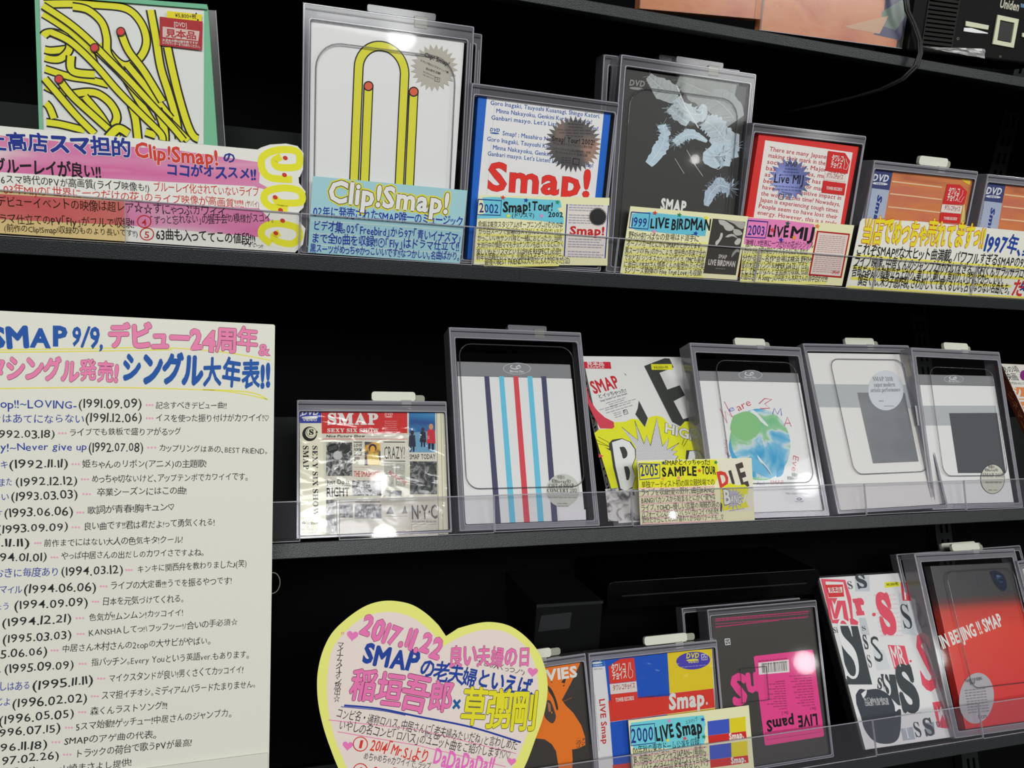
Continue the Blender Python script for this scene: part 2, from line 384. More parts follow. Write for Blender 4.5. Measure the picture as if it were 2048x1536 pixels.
# ---------------------------------------------------------------- acrylic security case
def keeper(plane, tl, tr, label, d=.022, top=.010, side=.006, groove=None, lock='clear', tagx=.62, crop='px', dark=False, pale=False, group=None, lockw=.22):
    it = Item('security_case', plane, label, 'case', tl, tr, crop=crop, group=group)
    w, h = it.w, it.h; fm = M_FRAMEL if pale else M_FRAME
    B = Buf(); t = .0016
    B.box((0, .0012, 0), (t, d, h), fm); B.box((w - t, .0012, 0), (w, d, h), fm); B.box((t, .0012, h - t), (w - t, d, h), fm); B.box((t, .0012, 0), (w - t, d, t), fm)
    B.build('shell', it.root)
    B = Buf()
    o = rrect(0, 0, w, h, .0015, 3); i = rrect(side, side, w - side, h - top, .0015, 3); B.ring(o, i, 0, .0012, fm)
    B.build('front_rim', it.root, .0003)
    B = Buf(); e = .0009
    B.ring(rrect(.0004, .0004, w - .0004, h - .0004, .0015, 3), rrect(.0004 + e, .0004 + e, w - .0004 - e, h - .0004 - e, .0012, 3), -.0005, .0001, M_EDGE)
    B.box((side * .35, -.0004, h - top * .45), (w - side * .35, .0001, h - top * .45 + .0012), M_DARK)
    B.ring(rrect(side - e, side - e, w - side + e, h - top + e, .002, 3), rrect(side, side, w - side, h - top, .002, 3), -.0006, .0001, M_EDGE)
    B.ring(rrect(side, side, w - side, h - top, .002, 3), rrect(side + e * .9, side + e * .9, w - side - e * .9, h - top - e * .9, .002, 3), -.0003, .0001, M_DARK)
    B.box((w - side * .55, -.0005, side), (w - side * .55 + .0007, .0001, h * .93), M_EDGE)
    B.build('moulded_edge', it.root, .0002)
    B = Buf(); B.box((side, .0002, side), (w - side, .0010, h - top), M_PANE); B.build('front_window', it.root)
    if groove:
        gx0, gx1, gz0, gz1, r = groove
        B = Buf(); path = [(x, -.0002, z) for x, z in rrect(w * gx0, h * gz0, w * gx1, h * gz1, r, 7)]
        B.tube(path, .00065, M_GROOVE, 6, True); B.build('raised_rib', it.root, 0, True)
    lx = w * tagx; lw = w * lockw
    B = Buf()
    if lock == 'white':
        B.prism(rrect(lx - lw, h + .0006, lx + lw * .25, h + .0105, .003, 4), .004, .0085, M_TAG); B.build('alarm_tag', it.root, .0006)['label'] = 'white plastic alarm tag'
        B = Buf(); B.box((lx - .006, .001, h - .006), (lx + .004, .010, h + .0012), mat((170, 166, 158))); B.build('lock_catch', it.root, .0005)
        B = Buf(); B.prism(rrect(lx - lw * .8, h + .0006, lx + lw * .55, h + .0085, .003, 4), .0095, .0125, mat((150, 150, 136))); B.build('alarm_tag', it.root, .0006)
    elif lock == 'clear':
        B.prism(rrect(lx - lw, h + .0003, lx + lw * .35, h + .0065, .0015, 3), .002, .012, M_FRAMEL if pale else M_FRAME); B.build('lock_bar', it.root, .0006)
        B = Buf(); B.box((lx - .004, -.0004, h - .008), (lx + .008, .006, h + .002), M_CATCH)
        B.build('lock_catch', it.root, .0006)
    return it
# ================================================================ the display rack
def rack():
    root = empty('display_rack'); tag(root, 'black steel shop display rack with four long shelves filling the view', 'rack')
    x0, x1 = -.75, 1.9
    for k in (0, 1, 2, 3):
        Y, Z = ROW[k]; sl = SLOPE[k]; th = math.atan(sl)
        # lip height measured on the photograph
        lip = {0: .0105, 1: .0135, 2: .0150, 3: .0150}[k]
        m = Matrix.Translation((0, Y, Z)) @ Matrix.Rotation(-th, 4, 'X')
        B = Buf(); B.box((x0, 0, -lip), (x1, .0015, -.0005), M_LIP); B.box((x0, .0015, -.0018), (x1, .24, -.0005), M_SHELF)
        B.box((x0, .0015, -lip), (x1, .020, -lip + .0012), M_LIP)
        o = B.build('shelf', root, .0006); o.matrix_world = m
        B = Buf()
        hh = {0: .02, 1: .105, 2: .135, 3: .03}[k]
        B.box((x0, .150, 0), (x1, .156, hh), M_RISER); o = B.build('back_riser', root, .0005); o.matrix_world = m
    # upper back panel upright, lower back panel leaning with the shelves
    Y1, Z1 = ROW[1]
    B = Buf(); B.box((x0, Y1 + .24, Z1 - .03), (x1, Y1 + .25, Z1 + .60), M_PANEL); B.build('back_panel', root)
    Y2, Z2 = ROW[2]
    m = Matrix.Translation((0, Y2, Z2)) @ Matrix.Rotation(-math.atan(SLOPE[2]), 4, 'X')
    B = Buf(); B.box((x0, .24, -.55), (x1, .25, .36), M_PANEL); o = B.build('back_panel', root); o.matrix_world = m
    # slotted uprights in front of the leaning back panel
    q = Plane(-.15, *[Y2 + .235 / math.cos(math.radians(25)), Z2]); ms = black('upright_paint', (.007, .008, .0085), .5, .2); mh = black('slot_shadow', (.001, .001, .001), .9, 0)
    for px, py in ((1876, 1078),):
        h = q.hit(px, py); B = Buf(); X = h[0]
        B.box((X - .016, .222, -.5), (X + .016, .238, .34), ms); o = B.build('slotted_upright', root, .001); o.matrix_world = m
        B = Buf()
        for i in range(33):
            z = -.49 + i * .025
            for dx in (-.007, .004): B.box((X + dx, .2212, z), (X + dx + .0035, .2225, z + .015), mh)
        s = B.build('upright_slots', o); s.matrix_world = m; s['kind'] = 'stuff'
    # upper upright
    q = Plane(.27, Y1 + .236, Z1); B = Buf(); X = q.hit(2010, 240)[0]
    B.box((X - .016, Y1 + .226, Z1 + .0), (X + .016, Y1 + .24, Z1 + .58), ms); u = B.build('slotted_upright', root, .001)
    B = Buf()
    for i in range(22):
        for dx in (-.007, .004): B.box((X + dx, Y1 + .2252, Z1 + .02 + i * .025), (X + dx + .0035, Y1 + .2262, Z1 + .035 + i * .025), mh)
    s = B.build('upright_slots', u); s['kind'] = 'stuff'
rack()

# ---------------------------------------------------------------- clear shelf rails
def rail(k, p, top, bot, segs, label, group, crop='px'):
    """segs: list of (x left, x right) measured in pixels along the rail's top line"""
    pl = rowplane(k, p, -.0006)
    for i, (xa, xb, lb) in enumerate(segs):
        ya = top[0][1] + (top[1][1] - top[0][1]) * (xa - top[0][0]) / (top[1][0] - top[0][0])
        yb = top[0][1] + (top[1][1] - top[0][1]) * (xb - top[0][0]) / (top[1][0] - top[0][0])
        off = .0011 * (i % 2)
        it = Item('clear_rail', pl.back(-off), lb, 'shelf rail', (xa, ya), (xb, yb), group=group)
        B = Buf(); t = .0008; w, h = it.w, it.h
        B.box((0, -.0002, .001), (w, t, h), M_RAILC if k == 1 else M_RAIL); B.build('front_panel', it.root)
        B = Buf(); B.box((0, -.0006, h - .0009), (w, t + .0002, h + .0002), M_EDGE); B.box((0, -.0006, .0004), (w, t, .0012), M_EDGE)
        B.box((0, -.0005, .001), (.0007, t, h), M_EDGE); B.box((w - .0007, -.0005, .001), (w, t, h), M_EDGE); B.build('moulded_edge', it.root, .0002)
rail(1, .25, ((0, 379), (1703, 512)), None, [(-40, 600, 'clear acrylic shelf rail over the pink banner card'), (601, 950, 'clear acrylic shelf rail over the light blue card'),
     (951, 1237, 'clear acrylic shelf rail over the card with black burst picture'), (1238, 1519, 'clear acrylic shelf rail over the card with feather picture'), (1520, 1757, 'clear acrylic shelf rail over the pink titled card with red framed picture'),
     (1758, 1955, 'clear acrylic shelf rail over the middle of the long white card'), (1956, 2120, 'clear acrylic shelf rail over the right end of the long white card')], '', 'clear rails along the second shelf')
rail(2, -.12, ((988, 990), (1728, 967)), None, [(470, 601, 'short clear acrylic shelf rail just right of the timeline poster'), (678, 987, 'clear acrylic shelf rail before the newspaper style case'),
     (988, 1262, 'clear acrylic shelf rail before the striped white case'), (1263, 1728, 'long clear acrylic shelf rail before the globe drawing case'),
     (1729, 1927, 'clear acrylic shelf rail before the white case with round silver sticker'), (1928, 2140, 'clear acrylic shelf rail at the right end of the third shelf')], '', 'clear rails along the third shelf')
rail(3, -.19, ((1080, 1536), (1952, 1409)), None, [(700, 1262, 'clear acrylic shelf rail before the orange and black case'), (1263, 1744, 'clear acrylic shelf rail before the pink label case'),
     (1745, 1956, 'clear acrylic shelf rail before the letter collage book'), (1957, 2120, 'clear acrylic shelf rail before the red case')], '', 'clear rails along the bottom shelf')

WHITE = (218, 217, 212)
# ================================================================ top shelf
pl = rowplane(0, .25, .004, .001)
tanw = wash('orange_print', [(.3, (206, 92, 58)), (.5, (236, 146, 92)), (.65, (224, 120, 66)), (.78, (238, 190, 146))], 9, (1, 1, 2.2), 4, .3, 1.2)
tanb = wash('orange_print_small', [(.3, (176, 100, 72)), (.5, (208, 128, 78)), (.65, (196, 112, 90)), (.85, (160, 96, 110))], 14, (.5, 1, 2.6), 3, .3, 1.0)
it = Item('record_sleeve', pl, 'orange printed sleeve shrink wrapped on top shelf, the right one with clear blue grey end', 'sleeve', (1546, -130), (1822, -82), crop='px', group='orange sleeves on the top shelf')
it.body(.012, tanw); it.crop = 'D'
it.poly([(725, -60), (905, -40), (790, 200), (660, 170), (705, 130)], (70, 66, 110), 1, name='end_print')
it.poly([(700, 60), (800, 0), (835, 60), (770, 150), (710, 130)], (120, 140, 128), 2, name='end_print')
it.poly([(520, 130), (640, 100), (735, 78), (700, 150), (690, 168), (540, 140)], (224, 176, 140), 3, name='end_print')
B = Buf(); B.box((-.003, -.0015, -.0005), (it.w + .006, -.0009, it.h), M_SLEEVE); B.box((-.003, -.0018, -.0006), (it.w + .006, .013, -.0001), M_EDGE); B.build('shrink_wrap', it.root)
it.done()
it = Item('record_sleeve', pl, 'orange printed sleeve shrink wrapped on top shelf, left one cut by the top of view', 'sleeve', (1290, -150), (1534, -120), group='orange sleeves on the top shelf')
it.body(.012, tanw); B = Buf(); B.box((it.w - .006, -.001, 0), (it.w, -.0002, it.h), mat((214, 120, 40))); B.build('edge_strip', it.root)
B = Buf(); B.box((-.002, -.0022, -.0005), (it.w + .002, -.0016, it.h), M_SLEEVE); B.build('shrink_wrap', it.root)
it.done()

# black talking device with its keypad
pl = rowplane(0, .25, -.004, .0045)
it = Item('media_speaker', pl, 'black box shaped player with perforated grille and pale key ring on top shelf', 'player', (1845, -95), (2130, -50), group=None)
it.body(.05, black('device_plastic', (.0025, .003, .0022), .55, .12), 'body', .002); it.crop = 'S'
gm = black('grille_metal', (.009, .011, .008), .6, .2); hm = black('grille_hole', (.001, .001, .001), .9, 0)
a = it.at(190, 830); b = it.at(900, 0)
B = Buf(); B.box((a[0], -.0008, a[1] - .001), (b[0], 0, it.h * .98), gm)
nx, nz = 34, 26; g = B
for i in range(nx):
    for j in range(nz):
        x = a[0] + .002 + (b[0] - a[0] - .004) * (i + .5 * (j % 2)) / nx; z = a[1] + .002 + j * .0042
        if z > it.h * .95: continue
        r = .0009; v = [(x + r * math.cos(q * math.pi / 3), -.00095, z + r * math.sin(q * math.pi / 3)) for q in range(6)]
        B.add(v, [range(6)], hm)
B.build('speaker_grille', it.root)['kind'] = 'stuff'
pal = (206, 206, 176)
def keyb(P, name='button', th=.0016, c=pal):
    B = Buf(); B.prism(it.pts(P), -th, 0, mat(c, .4)); return B.build(name, it.root, .0004)
k1 = keyb([(985, 380), (1400, 460), (1385, 540), (980, 470)]); keyb([(2000, 590), (2200, 630), (2190, 710), (1995, 665)])
o = it.pts([(1555, 268), (1935, 350), (1840, 865), (1462, 795)]); i_ = it.pts([(1600, 365), (1855, 418), (1795, 775), (1545, 725)])
B = Buf(); B.ring(o[::-1], i_[::-1], -.0018, 0, mat(pal, .4)); B.build('key_ring', it.root, .0003)
keyb([(1610, 375), (1845, 425), (1787, 765), (1555, 718)], 'centre_button', .0010, (34, 34, 32))
keyb([(960, 500), (1100, 505), (1385, 590), (1385, 612), (1150, 595), (950, 565)], 'chrome_trim', .0012, (235, 235, 232))
it.T('Uniden', 1600, 130, 1945, 200, 120, (190, 186, 168), .03, hand=0); it.T('MENU', 1110, 470, 1265, 495, 40, (120, 120, 96), .01, l=14)
for t, x, y in (('A', 1722, 360), ('▾', 1645, 790), ('◂', 1525, 545), ('▸', 1845, 612)): it.T(t, x, y, x + 36, y + 6, 30, (110, 110, 92), l=15)
it.circ(862, 695, 24, (120, 120, 110), 2); it.circ(864, 695, 16, (20, 20, 20), 3); it.circ(1620, 1015, 20, (120, 120, 110), 2); it.circ(1620, 1015, 12, (20, 20, 20), 3)
it.quad(1985, 60, 2100, 130, (90, 120, 150), 2, .2)
it.done()
# crumpled clear wrapper at the device's foot
pl = rowplane(0, .25, -.0065, .0008)
it = Item('crumpled_wrapper', pl, 'crumpled clear plastic wrapper under the black player on top shelf', 'wrapper', (1842, 93), (1970, 112))
it.crop = 'S'; foil = clearmat('crumpled_film', (.5, .5, .52), 2.6, .25, .55, (.62, .62, .60))
B = Buf(); n = 16; vv = []; 
for i in range(n + 1):
    t = i / n
    for j in range(5):
        s_ = j / 4; x, y = 190 + 1150 * t, (840 + 40 * t) + (s_ * (8 + 165 * t)); u = it.at(x, y); vv.append((u[0], -random.uniform(0, .0022), u[1]))
B.add(vv, [(i * 5 + j, i * 5 + j + 1, i * 5 + j + 6, i * 5 + j + 5) for i in range(n) for j in range(4)], foil); B.build('film', it.root)
# hanging cable
pl = rowplane(0, .25, -.008, 0)
P = [(1808, -20), (1812, 20), (1826, 50), (1836, 80), (1838, 105), (1830, 130), (1812, 155), (1790, 175), (1768, 190), (1740, 205), (1700, 222)]
B = Buf()
mc = black('cable_rubber', (.014, .015, .014), .4, .4); q = [pl.hit(*p) for p in P]
for j, dx in enumerate((-.0022, 0, .0022)):
    B2 = Buf(); path = []
    for i, p in enumerate(q):
        t = max(0, i - 5) / 5; path.append((p[0] + dx * (1 - .5 * t), p[1] + .14 * t * t - .002, p[2] - abs(dx) * .4))
    if j == 0: root = B2.tube(path, .0013, mc, 8) or None; cab = B2.build('hanging_cable', None, 0, True)
    else: B2.tube(path, .0013, mc, 8); B2.build('wire', cab, 0, True)
tag(cab, 'black ribbed cable looping down from top shelf in front of its edge', 'cable')
# ================================================================ second shelf
PAPER = mat((228, 226, 218), .6, .2); BOARD = mat((40, 40, 40), .7)
CREAM = (232, 226, 182)
# --- green bordered sample folder
pl = rowplane(1, .2, .012, .0006)
it = Item('sample_folder', pl, 'green edged sample folder with tangled yellow line cover behind the pink banner card', 'folder', (71, -14), (416, 12))
it.body(.006, mat((112, 178, 140), .5)); it.crop = 'A'
it.poly([(222, -25), (1205, 58), (1202, 852), (250, 775)], (216, 216, 212), 1, name='cover_print')
YC = (216, 212, 44)
cvb = (it.at(222, -25), it.at(1205, 58), it.at(1202, 852), it.at(250, 775))
def strand(P, l, w=40): l = 2 + (l - 2) * .6; it.line(P, w + 20, (24, 24, 22), l, name='cover_print'); it.line(P, w, YC, l + .3, name='cover_print')
def bez(P, n=10):
    """smooth path through points"""
    out = []; Q = [P[0]] + P + [P[-1]]
    for i in range(1, len(Q) - 2):
        p0, p1, p2, p3 = (np.array(q, float) for q in Q[i - 1:i + 3])
        for k in range(n):
            t = k / n; out.append(tuple(.5 * ((2 * p1) + (-p0 + p2) * t + (2 * p0 - 5 * p1 + 4 * p2 - p3) * t * t + (-p0 + 3 * p1 - 3 * p2 + p3) * t ** 3)))
    out.append(P[-1]); return out
strands = [
 [(235, 25), (420, 22), (560, 28), (740, 50), (830, 130), (865, 240), (835, 330), (760, 385), (690, 360), (600, 250)],
 [(232, 70), (330, 130), (430, 200), (520, 290), (560, 380)],
 [(240, 285), (300, 300), (400, 290)], [(240, 330), (300, 350), (360, 345), (410, 290), (395, 225), (330, 195), (270, 200), (236, 250)],
 [(245, 400), (400, 450), (520, 470), (640, 500)], [(420, 330), (430, 420), (560, 440)],
 [(250, 500), (330, 540), (390, 545)], [(400, 560), (520, 545), (590, 560), (660, 620), (690, 700), (640, 790)],
 [(252, 720), (360, 735), (500, 770)], [(245, 590), (290, 630), (320, 700)],
 [(500, 570), (600, 690), (680, 830)], [(430, 40), (520, 60), (600, 130), (630, 220), (640, 320), (720, 430), (800, 560), (900, 720)],
 [(890, 60), (920, 220), (950, 400), (1000, 560), (1040, 700), (1060, 820)], [(750, 380), (900, 560), (1010, 700)],
 [(990, 280), (1020, 420), (1060, 580), (1110, 740), (1150, 810), (1200, 825)],
 [(770, 600), (800, 700), (815, 820)], [(860, 780), (920, 800)], [(930, 640), (970, 760), (975, 840)],
 [(560, 285), (700, 420), (830, 560), (980, 700), (1120, 838)], [(300, 190), (420, 250), (560, 380), (700, 540), (850, 690), (950, 790), (960, 838)],
 [(715, 190), (760, 300), (850, 420), (960, 600)], [(350, 470), (430, 570), (560, 690), (700, 815)], [(236, 430), (330, 540), (450, 680), (560, 790)],
 [(232, 20), (400, 130), (520, 230), (640, 350), (760, 470), (880, 600), (1010, 740), (1090, 835)],
 [(640, 815), (700, 760), (760, 790)]]
def clipx(P):
    out = [p for p in P if 250 + p[1] * .03 <= p[0] <= 1175 and p[1] < 832 and p[1] > -20 + (p[0] - 222) * .085]; return out
for i, s_ in enumerate(strands):
    q = clipx(bez(s_)); 
    if len(q) > 2: strand(q, 2 + i)
it.poly([(208, -25), (232, -24), (258, 800), (236, 800)], (112, 178, 140), 27, name='cover_print'); it.poly([(222, -45), (1225, 30), (1225, 58), (222, -22)], (112, 178, 140), 27, name='cover_print')
for x, y in ((562, 285), (716, 190), (352, 470)): it.circ(x, y, 28, (60, 40, 36), 28, name='cover_print'); it.circ(x, y, 21, (206, 66, 62), 29, name='cover_print')
it.poly([(990, 68), (1195, 90), (1190, 130), (986, 108)], (222, 206, 40), 28, name='price_sticker'); it.T('¥5,800+税', 1035, 104, 1160, 115, 26, 'k', .01, l=29, name='price_sticker')
it.poly([(945, 102), (1198, 130), (1194, 300), (945, 270)], (166, 42, 46), 28, name='sample_sticker')
it.T('[DVD]', 1030, 158, 1105, 166, 28, 'w', 0, l=29, name='sample_sticker'); it.poly([(962, 160), (1180, 188), (1172, 246), (962, 222)], (206, 180, 172), 29, name='sample_sticker')
it.T('見本品', 980, 218, 1160, 236, 44, (170, 44, 48), .04, l=30, name='sample_sticker')
it.T('お求めの際は御手数ですが', 960, 246, 1170, 266, 15, 'w', .01, l=30, name='sample_sticker'); it.T('レジカウンターまでお持ちください。', 960, 262, 1185, 288, 16, 'w', .01, l=30, name='sample_sticker')
for x, y in ((1160, 84), (1170, 122)): it.circ(x, y, 5, 'k', 30)
B = Buf(); e0 = it.at(1232, 400)[0]; e1 = it.at(1300, 400)[0]; B.box((e0, .001, 0), (e1, .0022, it.h * .985), M_SLEEVE); B.box((e1 - .0006, .0004, 0), (e1, .0024, it.h * .985), M_EDGE); B.build('clear_sleeve', it.root)
it.done()

# --- pink banner card
pl = rowplane(1, .25, .0012)
wp = wash('pink_marker_wash', [(.30, (222, 208, 206)), (.42, (216, 140, 176)), (.58, (210, 108, 158)), (.72, (226, 170, 190))], 11, (.35, 1, 2.2), 3, .7, .6)
OUT = [(-40, 248), (515, 299), (522, 295), (540, 289), (572, 287), (595, 292), (607, 306), (606, 338), (597, 350), (598, 366), (611, 383), (607, 415), (597, 425), (599, 443), (611, 457), (606, 489), (590, 505), (-40, 464)]
it = Item('banner_card', pl, 'long pink hand lettered banner card with three yellow swirls at its right end', 'sign', outline=OUT)
it.flat(OUT, .0006, PAPER); it.hand = 1.; it.crop = 'A'
it.poly([(-100, 790), (500, 850), (1000, 880), (1540, 960), (1530, 1080), (1640, 1140), (1500, 1100), (900, 1070), (400, 1040), (-100, 1010)], 'p', 1, m=wp, name='pink_wash')
it.poly([(-100, 1140), (740, 1190), (1530, 1230), (1600, 1300), (1530, 1400), (740, 1330), (-100, 1290)], 'p', 1, m=wp, name='pink_wash')
YS = (226, 222, 48)
def swirl(P, w=42): it.line(bez(P, 6), w, YS, 2, name='swirl')
it.poly([(1530, 905), (1560, 880), (1650, 862), (1740, 868), (1785, 900), (1790, 1000), (1770, 1045), (1640, 1090), (1560, 1070), (1528, 1010)], (230, 228, 216), 1.5, name='swirl')
swirl([(1725, 1060), (1600, 1050), (1550, 1000), (1550, 930), (1620, 890), (1720, 885), (1765, 910), (1765, 975), (1720, 990), (1640, 985), (1620, 950), (1660, 925)])
it.poly([(1535, 1140), (1620, 1105), (1740, 1100), (1790, 1140), (1785, 1215), (1720, 1250), (1600, 1250), (1545, 1215)], (230, 228, 216), 1.5, name='swirl')
swirl([(1700, 1235), (1600, 1220), (1560, 1180), (1580, 1130), (1680, 1110), (1770, 1130), (1780, 1190), (1700, 1200), (1640, 1190), (1625, 1165)])
it.poly([(1530, 1340), (1600, 1300), (1720, 1310), (1790, 1340), (1780, 1440), (1700, 1480), (1590, 1450), (1530, 1400)], (230, 228, 216), 1.5, name='swirl')
swirl([(1600, 1440), (1545, 1390), (1560, 1340), (1640, 1320), (1750, 1345), (1770, 1400), (1720, 1440), (1640, 1425), (1615, 1395), (1650, 1375)])
for x, y in ((1685, 933), (1680, 1033), (1625, 1165), (1657, 1241), (1669, 1303), (1629, 1377)): it.circ(x, y, 15, (200, 56, 44), 4, ry=12, rot=.5, name='swirl')
it.T('上高店スマ担的', -90, 880, 775, 925, 112, (34, 50, 136), .045, ol=(225, 224, 222), olw=.03)
it.T('Clip!Smap!', 795, 930, 1290, 970, 92, (206, 62, 48), .03, ol=(232, 222, 222), olw=.025)
it.T('の', 1315, 955, 1390, 960, 60, (34, 50, 136), .03); it.T('ココがオススメ!!', 980, 1035, 1515, 1060, 72, (34, 50, 136), .03)
it.T('ブルーレイが良い!!', -40, 1010, 600, 1050, 88, 'k', .025)
it.T('6スマ時代のPVが高画質(ライブ映像も!)', 5, 1080, 885, 1130, 54, 'k', .0); it.T('ブルーレイ化されていないライブ', 905, 1130, 1530, 1160, 54, (200, 52, 46), .0)
it.T('03年MIJの「世界に一つだけの花」のライブ映像が高画質!!!!!', 20, 1140, 1440, 1225, 56, (200, 52, 46), .0); it.T('(ヤバイ)', 1448, 1222, 1530, 1226, 40, (160, 40, 40), 0)
it.T('デビューイベントの映像は超レア☆☆すにゃっぷカワイイ。', -20, 1215, 1360, 1280, 62, 'k', .005)
it.T('ドラマ仕立てのPV「Fly」がフルで収録!!', -60, 1315, 795, 1345, 60, 'k', .005)
it.T('「ずっと忘れない」の握手会の模様がスゴイ。', 890, 1325, 1620, 1310, 52, 'k', 0)
for n, x, y in (('4', 852, 1308), ('5', 868, 1382)): it.arc(x, y, 40, 0, 360, 6, (196, 44, 40), 3, ry=36); it.T(n, x - 16, y + 20, x + 16, y + 22, 42, (196, 44, 40), .01)
it.T('(前作のClip!Smap!収録のものより長いです!!)', 25, 1365, 815, 1395, 44, 'k', 0)
it.T('63曲も入っててこの値段!!!', 920, 1410, 1510, 1440, 64, 'k', .012); it.T('やすいっ!!', 1430, 1455, 1555, 1465, 26, 'k', 0)
it.done()
# amber strip over the left part of the banner
pl = rowplane(1, .25, -.0030)
it = Item('amber_film', pl, 'see through amber plastic strip over the lower left of the pink banner card', 'film', (-40, 377), (250.5, 401), bl=(-40, 466))
B = Buf(); B.box((0, 0, 0), (it.w, .0004, it.h), M_AMBER); B.build('strip', it.root); B = Buf(); B.box((it.w - .0006, -.0003, 0), (it.w, .0007, it.h), M_EDGE); B.build('edge', it.root)

# --- tall clear case with paper clip cover, and the one behind
keeper(rowplane(1, .17, .034, .0006), (634, 20), (965, 68), 'empty looking clear case standing behind the paper clip cover case', d=.02, dark=True)
it = keeper(rowplane(1, .19, .0065, .0006), (606, 4), (949, 53), 'big clear security case holding the white paper clip cover, second shelf', d=.022, top=.0125, side=.006, groove=(.075, .895, .02, .86, .022), tagx=.66, lockw=.3)
pl = rowplane(1, .19, .0095, .0016)
it = Item('video_package', pl, 'white video package with big yellow paper clip drawing and silver burst sticker', 'video', (158, 88), (1050, 232), crop='B')
it.body(.015, mat((222, 221, 219), .45)); it.name = 'cover_print'; it.cur = 'cover_print'
arc = [(578 + 131 * math.cos(math.radians(a)), 405 + 143 * math.sin(math.radians(a)) + (math.cos(math.radians(a)) * 15)) for a in range(180, 361, 10)]
clip = [(418, 1100)] + arc + [(676, 1100)]
for pth in (clip,): it.line(pth, 58, (26, 24, 22), 2); it.line(pth, 44, (214, 210, 60), 3)
for a, b in (((503, 490), (478, 1100)), ((760, 522), (733, 1100))):
    it.circ(a[0], a[1], 29, (26, 24, 22), 2); it.line([a, b], 58, (26, 24, 22), 2); it.line([(a[0], a[1] + 12), b], 44, (214, 210, 60), 3)
    it.circ(a[0], a[1], 29, (26, 24, 22), 3.5); it.circ(a[0], a[1], 22, (214, 96, 66), 4)
it.cur = 'sticker'; it.crop = 'V'
it.burst(530, 830, 400, 520, 24, (178, 174, 160), 5, rot=.1)
it.T('Clip! Smap!', 300, 575, 850, 800, 95, 'k', .02, l=6, hand=0); it.T('スマップ初のビデオクリップ集', 215, 685, 835, 960, 44, 'k', .01, l=6, hand=0); it.T('全10曲を収録!', 335, 865, 665, 990, 50, 'k', .01, l=6, hand=0)
it.T('¥5,250(tax in)', 280, 930, 540, 1035, 36, 'k', .0, l=6, hand=0); it.T('VIBL-100 DVD', 265, 985, 515, 1090, 26, 'k', 0, l=6, hand=0)
it.frame([(550, 1035), (655, 1060), (640, 1145), (540, 1120)], 12, 'k', 6); it.T('み', 568, 1105, 625, 1118, 50, 'k', 0, l=6, hand=0)
it.done()
# pale blue card
pl = rowplane(1, .25, .0012)
OUT = [(150, 70), (1960, 240), (1870, 1092), (92, 968)]
it = Item('description_card', pl, 'pale blue handwritten card below the paper clip cover, white outlined title', 'card', outline=OUT, crop='Q')
it.flat(OUT, .0006, mat((160, 202, 208), .4, .3)); it.hand = 1.
it.T('Clip!Smap!', 320, 365, 1740, 510, 250, 'w', .035, ol=(216, 208, 60), olw=.075, l=1, hand=0, it=.04)
it.T('Clip!Smap!', 320, 365, 1740, 510, 250, (226, 224, 220), .035, ol='k', olw=.022, l=3, hand=0, it=.04)
BL = (28, 44, 150)
for i, (s_, x0, y0, x1, y1) in enumerate([('02年に発売されたSMAP唯一のミュージック', 150, 530, 1905, 655), ('ビデオ集。02\'「Freebird」から97\'「青いイナズマ」', 150, 695, 1880, 850), ('まで全10曲を収録!!④「Fly」はドラマ仕立て!!', 130, 845, 1860, 950), ('黒スーツがめっちゃかっこいいです!!なつかしい。名曲ばかり。', 115, 960, 1870, 1055)]):
    it.T(s_, x0, y0, x1, y1, 108 if i < 3 else 92, BL, .012)
for y0, y1 in ((590, 715), (740, 860), (870, 985)): it.line([(130, y0), (1000, y0 + 55), (1890, y1)], 7, (214, 222, 210), 1.5)
it.done()

# --- blue case
it = keeper(rowplane(1, .23, .0065, .0006), (943, 165), (1239, 205), 'clear security case with the blue sided white box of red and blue lettering', d=.02, top=.010, side=.0035, lock=None)
pl = rowplane(1, .23, .0095, .0016)
it = Item('video_package', pl, 'white and blue video box with large red lettering and dark silver burst sticker', 'video', (105, 200), (1810, 410), crop='W')
it.body(.013, mat((30, 100, 196), .4)); it.cur = 'cover_print'
it.poly([(218, 203), (1715, 405), (1595, 1560), (95, 1560)], (228, 226, 224), 1)
BT = (36, 84, 160)
for s_, x0, y0, x1, y1 in (('Goro Inagaki, Tsuyoshi Kusanagi, Shingo Katori.', 258, 315, 1665, 490), ('Minna Nakayoku, Genkini Kurasu, Smapda!', 332, 418, 1560, 565), ("Ganbari masyo. Let's Listen! Let's Dream!", 268, 505, 1640, 650),
      ('Smap! : Masahiro Nakai, Takuya Kimura,', 412, 705, 1620, 860), ('Goro Inagaki, Tsuyoshi Kusanagi, Shingo Katori.', 214, 778, 1620, 950), ('Minna Nakayoku, Genkini Kurasu, Smapda!', 288, 885, 1530, 1040), ("Ganbari masyo. Let's Listen! Let's Dream! Smap!", 222, 965, 1575, 1120)):
    it.T(s_, x0, y0, x1, y1, 52, BT, .012, l=2, hand=0)
it.logo(256, 655, 125, BT, .1, 2); it.T('Smap!', 205, 1400, 1540, 1490, 330, (222, 50, 42), .03, ol=(150, 30, 40), olw=.008, l=2, hand=0)
it.line([(325, 215), (210, 1500)], 3, (190, 188, 186), 3)
it.cur = 'sticker'; sil = wash('silver_foil', [(.3, (70, 68, 70)), (.5, (98, 92, 90)), (.62, (168, 130, 112)), (.75, (120, 112, 106))], 26, (1, 1, .6), 1, .28, 0, .8)
it.burst(1320, 820, 285, 365, 34, 'n', 5, m=sil)
it.T('Smap! Tour! 2002!', 1042, 780, 1590, 835, 62, 'k', .02, l=6, hand=0)
